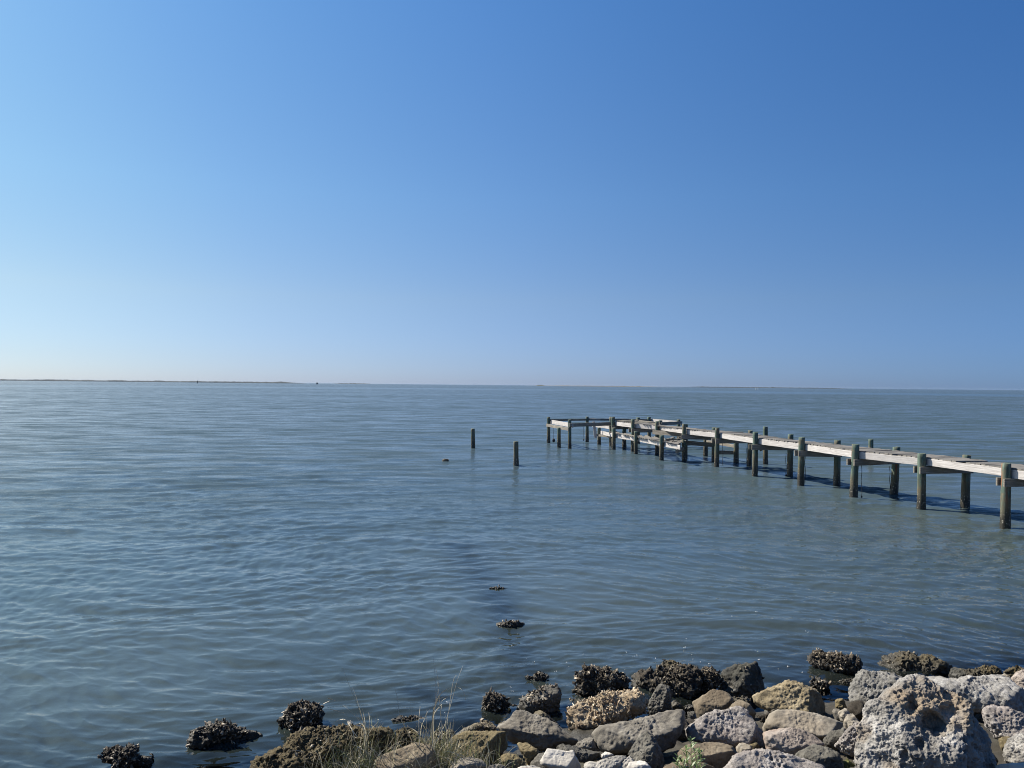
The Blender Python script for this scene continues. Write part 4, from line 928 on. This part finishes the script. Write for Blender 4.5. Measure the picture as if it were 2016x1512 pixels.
TR = { # traced tall stems in the (640,1280) x6.517 zoom
 'mid': [[(1380, 1260), (1370, 950), (1410, 700), (1422, 500), (1402, 230), (1385, 65)], [(1375, 1260), (1385, 900), (1430, 620), (1455, 420), (1410, 190)], [(1370, 1250), (1385, 850), (1450, 610), (1560, 500), (1690, 473), (1780, 540), (1808, 660)],
  [(1390, 1260), (1400, 900), (1470, 690), (1560, 610), (1725, 555)], [(1380, 1260), (1380, 820), (1460, 640), (1570, 590), (1650, 580)], [(1400, 1260), (1390, 860), (1470, 730), (1495, 700), (1490, 760)], [(1500, 1230), (1495, 1000), (1475, 720), (1460, 560), (1445, 400)],
  [(1285, 1240), (1300, 950), (1300, 760)], [(1230, 1020), (1270, 900), (1310, 800), (1350, 750)], [(1290, 1270), (1210, 1090), (1100, 1000), (1000, 995), (900, 1050), (850, 1130)], [(1395, 1250), (1560, 900), (1640, 420), (1685, 320)], [(1570, 1200), (1545, 900), (1545, 780)],
  [(1620, 1100), (1570, 900), (1640, 600), (1700, 380), (1770, 200)], [(1330, 1250), (1180, 950), (1110, 800), (1095, 655)], [(1210, 1200), (1205, 900), (1220, 720)], [(1120, 1200), (960, 850), (930, 620), (885, 480)], [(1480, 1350), (1400, 1220), (1500, 1300)], [(1420, 1420), (1340, 1240), (1190, 1120), (1160, 1200)]],
 'left': [[(520, 1050), (440, 900), (330, 790), (225, 700)], [(520, 1060), (460, 920), (400, 800)], [(540, 1060), (520, 960), (490, 800), (460, 700)], [(560, 1050), (575, 930), (560, 800)], [(500, 1040), (400, 960), (260, 890), (170, 900), (60, 980)], [(290, 930), (350, 1030), (380, 1150), (420, 1220)], [(600, 1400), (500, 1290), (350, 1210), (200, 1230), (80, 1340), (30, 1470)],
  [(500, 1280), (360, 1040), (290, 930)], [(700, 1250), (660, 980), (645, 860)], [(0, 1200), (180, 1260), (330, 1380), (400, 1480)], [(260, 1280), (262, 1180), (310, 1080)], [(60, 760), (160, 780), (280, 820)], [(30, 610), (90, 630), (150, 655)], [(-20, 690), (60, 650)], [(400, 1300), (450, 1240), (510, 1180)], [(640, 1400), (635, 1260), (690, 1120)], [(180, 1490), (190, 1400), (230, 1350)], [(0, 1465), (80, 1480), (150, 1520)],
  [(560, 1200), (450, 800), (330, 500), (210, 200)], [(560, 1200), (430, 700), (350, 470)]],
}
GD = at_bank(800, 1500)-.32
def grass_clump(name, key, label, roots, n, hrange, seed):
    rg = random.Random(seed); V, Fc, sh = [], [], []
    base = at_d(roots[0][0], 1512, GD)
    for path in TR.get(key, []):
        D = GD+rg.uniform(-.08, .10)
        pts = [at_d(640+a/6.517, 1280+b/6.517, D+.25*math.sin(i*.7+a)*.15) for i, (a, b) in enumerate(path)]
        root = pts[0]+Vector((rg.uniform(-.02, .02), -.05, -.22)) if path[0][1] > 1000 else None
        pts = ([root] if root else [])+pts
        blade_strip(smooth_path(pts, 18), rg.uniform(.0055, .009), V, Fc, sh, rg.uniform(.7, 1.0), rg.uniform(0, 3))
    for k in range(n):
        (px, py, D, spread) = roots[k % len(roots)]
        b = at_d(px, py, GD+(D-4.7))+Vector((rg.gauss(0, spread), rg.gauss(0, spread*.8), -.03))
        Lh = rg.uniform(*hrange)*(.55+.45*rg.random()); az = rg.uniform(0, 6.28); lean = abs(rg.gauss(0, .32)); cur = abs(rg.gauss(.5, .8))
        pts = [Vector((b.x, b.y, min(b.z-.15, float(bank(b.x, b.y))))), b]; d = Vector((math.cos(az)*lean, math.sin(az)*lean, 1)).normalized(); m_ = 9
        for i in range(m_):
            d = (d+Vector((math.cos(az)*cur, math.sin(az)*cur, -cur*.55))*(i/m_)*.26).normalized(); pts.append(pts[-1]+d*Lh/m_)
        dry = rg.random() < .42
        blade_strip(pts, rg.uniform(.003, .0075), V, Fc, sh, rg.uniform(.62, 1.0) if dry else rg.uniform(.2, .55), rg.uniform(0, 3))
    o0 = Vector((base.x, base.y, float(bank(base.x, base.y))))
    me = mesh_np(name, np.array(V)-np.array(o0), np.array(Fc)); set_attr(me, 'shade', np.array(sh))
    o = link(name, me, M['grass']); o.location = o0; tag(o, label, 'grass', None)
    return o
grass_clump('beach_grass', 'left', 'tangled dry grass tuft with curling blades in front of the weedy boulder', [(715, 1500, 4.7, .10), (745, 1515, 4.6, .12), (690, 1520, 4.55, .1), (660, 1535, 4.5, .1)], 760, (.16, .42), 4)
grass_clump('beach_grass', 'mid', 'tallest grass tuft, thin pale stems rising against the water with one arched over', [(850, 1500, 4.75, .08), (830, 1520, 4.6, .14), (880, 1515, 4.65, .1)], 760, (.16, .42), 5)
grass_clump('beach_grass', None, 'shorter green grass tuft in front of the ochre block', [(920, 1515, 4.65, .10), (960, 1530, 4.55, .12)], 260, (.12, .34), 6)
grass_clump('beach_grass', None, 'dense low grass at the bottom edge under the flat tan rock', [(790, 1540, 4.5, .16), (730, 1545, 4.45, .16)], 560, (.12, .30), 9)

def weed():
    root = at_d(1362, 1530, 4.35); w_ = empty('weed_plant', root); tag(w_, 'bright green leafy weed growing up between the rocks', 'plant')
    m, t, b = new_mat('weed_leaf'); oi = t.nodes.new('ShaderNodeAttribute'); oi.attribute_name = 'shade'
    c = ramp(t, oi.outputs['Fac'], [(0, (.05, .095, .025)), (1, (.16, .22, .07))]); t.links.new(c, b.inputs['Base Color']); b.inputs['Roughness'].default_value = .5
    stems = [((1362, 1535), (1361, 1480), (1361.5, 1455)), ((1368, 1535), (1372, 1500), (1368, 1478)), ((1352, 1535), (1345, 1505), (1334, 1490)), ((1374, 1535), (1380, 1500), (1376, 1478)), ((1340, 1535), (1338, 1515), (1332, 1498)), ((1357, 1535), (1352, 1490), (1351, 1474))]
    rg = random.Random(3); Vs, Fs, ss = [], [], []; Vl, Fl, sl2 = [], [], []
    for k, st in enumerate(stems):
        D = 4.35+rg.uniform(-.05, .05); P = smooth_path([at_d(a, b, D)-root for a, b in st], 12); blade_strip(P, .006, Vs, Fs, ss, .3)
        for i in range(2, len(P)):
            for j in range(3):
                az = rg.uniform(0, 6.28); up = rg.uniform(.5, 1.3); Ln = rg.uniform(.028, .055)*(1.15-.5*i/len(P)); d = Vector((math.cos(az), math.sin(az), up)).normalized()
                s = d.cross(Vector((0, 0, 1))).normalized(); off = len(Vl); shd = rg.random(); W = Ln*.13
                for f, wv, dr in ((0, .15, 0), (.3, .9, .0), (.6, 1, -.04), (.85, .5, -.10), (1, .03, -.16)):
                    c = P[i]+d*Ln*f+Vector((0, 0, dr*Ln)); Vl += [tuple(c-s*W*wv), tuple(c-Vector((0, 0, .1*W))), tuple(c+s*W*wv)]; sl2 += [shd]*3
                for q in range(4):
                    a = off+q*3; Fl += [(a, a+1, a+4, a+3), (a+1, a+2, a+5, a+4)]
    me = mesh_np('stem', np.array(Vs), np.array(Fs)); set_attr(me, 'shade', np.array(ss)); link('stem', me, m, w_)
    me = mesh_np('leaves', np.array(Vl), np.array(Fl)); set_attr(me, 'shade', np.array(sl2)); link('leaves', me, m, w_)
weed()

# foam flecks near the rocks
def foam():
    rg = np.random.default_rng(8); V, Fc = ico(2); VV, FF = [], []
    spots = [(1010, 1272), (1035, 1297), (1050, 1303), (1083, 1297), (1116, 1305), (1118, 1313), (1094, 1322), (1005, 1353), (1010, 1359), (1147, 1288), (1233, 1283), (1245, 1292), (1252, 1290), (1290, 1296), (1347, 1275), (1362, 1288), (1365, 1297), (1379, 1304), (1380, 1314), (1397, 1307), (1492, 1283), (1494, 1299), (1531, 1317), (1552, 1312), (1580, 1322), (1093, 1260), (745, 1417), (1229, 1318), (884, 1382), (875, 1404), (1351, 1258), (1347, 1274), (1440, 1213), (1403, 1261), (1490, 1204), (1590, 1244), (1616, 1218), (1489, 1282)]
    k = 0
    for (px, py) in spots:
        for _ in range(rg.integers(1, 4)):
            p = at(px+rg.normal()*1.5, py+rg.normal()*.7, .02); s = rg.uniform(.002, .006)
            VV.append(V*np.array((s, s, s*.6))+np.array(p)); FF.append(Fc+k*len(V)); k += 1
    m, t, b = new_mat('foam_bubbles'); b.inputs['Base Color'].default_value = (.8, .8, .8, 1); b.inputs['Roughness'].default_value = .3
    o = link('foam', mesh_np('foam', np.vstack(VV), np.vstack(FF)), m); tag(o, 'tiny white foam flecks drifting on the water off the rocks', 'foam', kind='stuff')
foam()

# ------------------------------------------------------------------ sea haze over the sound
def haze():
    me = bpy.data.meshes.new('haze'); X0, X1, Y0, Y1, Z0, Z1 = -9600, 9600, -40, 9600, -4, 13
    V = [(X0, Y0, Z0), (X1, Y0, Z0), (X1, Y1, Z0), (X0, Y1, Z0), (X0, Y0, Z1), (X1, Y0, Z1), (X1, Y1, Z1), (X0, Y1, Z1)]
    me.from_pydata(V, [], [(0, 3, 2, 1), (4, 5, 6, 7), (0, 1, 5, 4), (1, 2, 6, 5), (2, 3, 7, 6), (3, 0, 4, 7)]); me.update()
    m = bpy.data.materials.new('sea_haze'); m.use_nodes = True; t = m.node_tree; t.nodes.remove(t.nodes['Principled BSDF'])
    v = t.nodes.new('ShaderNodeVolumePrincipled'); v.inputs['Density'].default_value = 2.5e-5; v.inputs['Color'].default_value = (.45, .60, .82, 1)
    v.inputs['Anisotropy'].default_value = .2
    t.links.new(v.outputs[0], t.nodes['Material Output'].inputs['Volume'])
    tag(link('haze', me, m), kind='stuff')
haze()
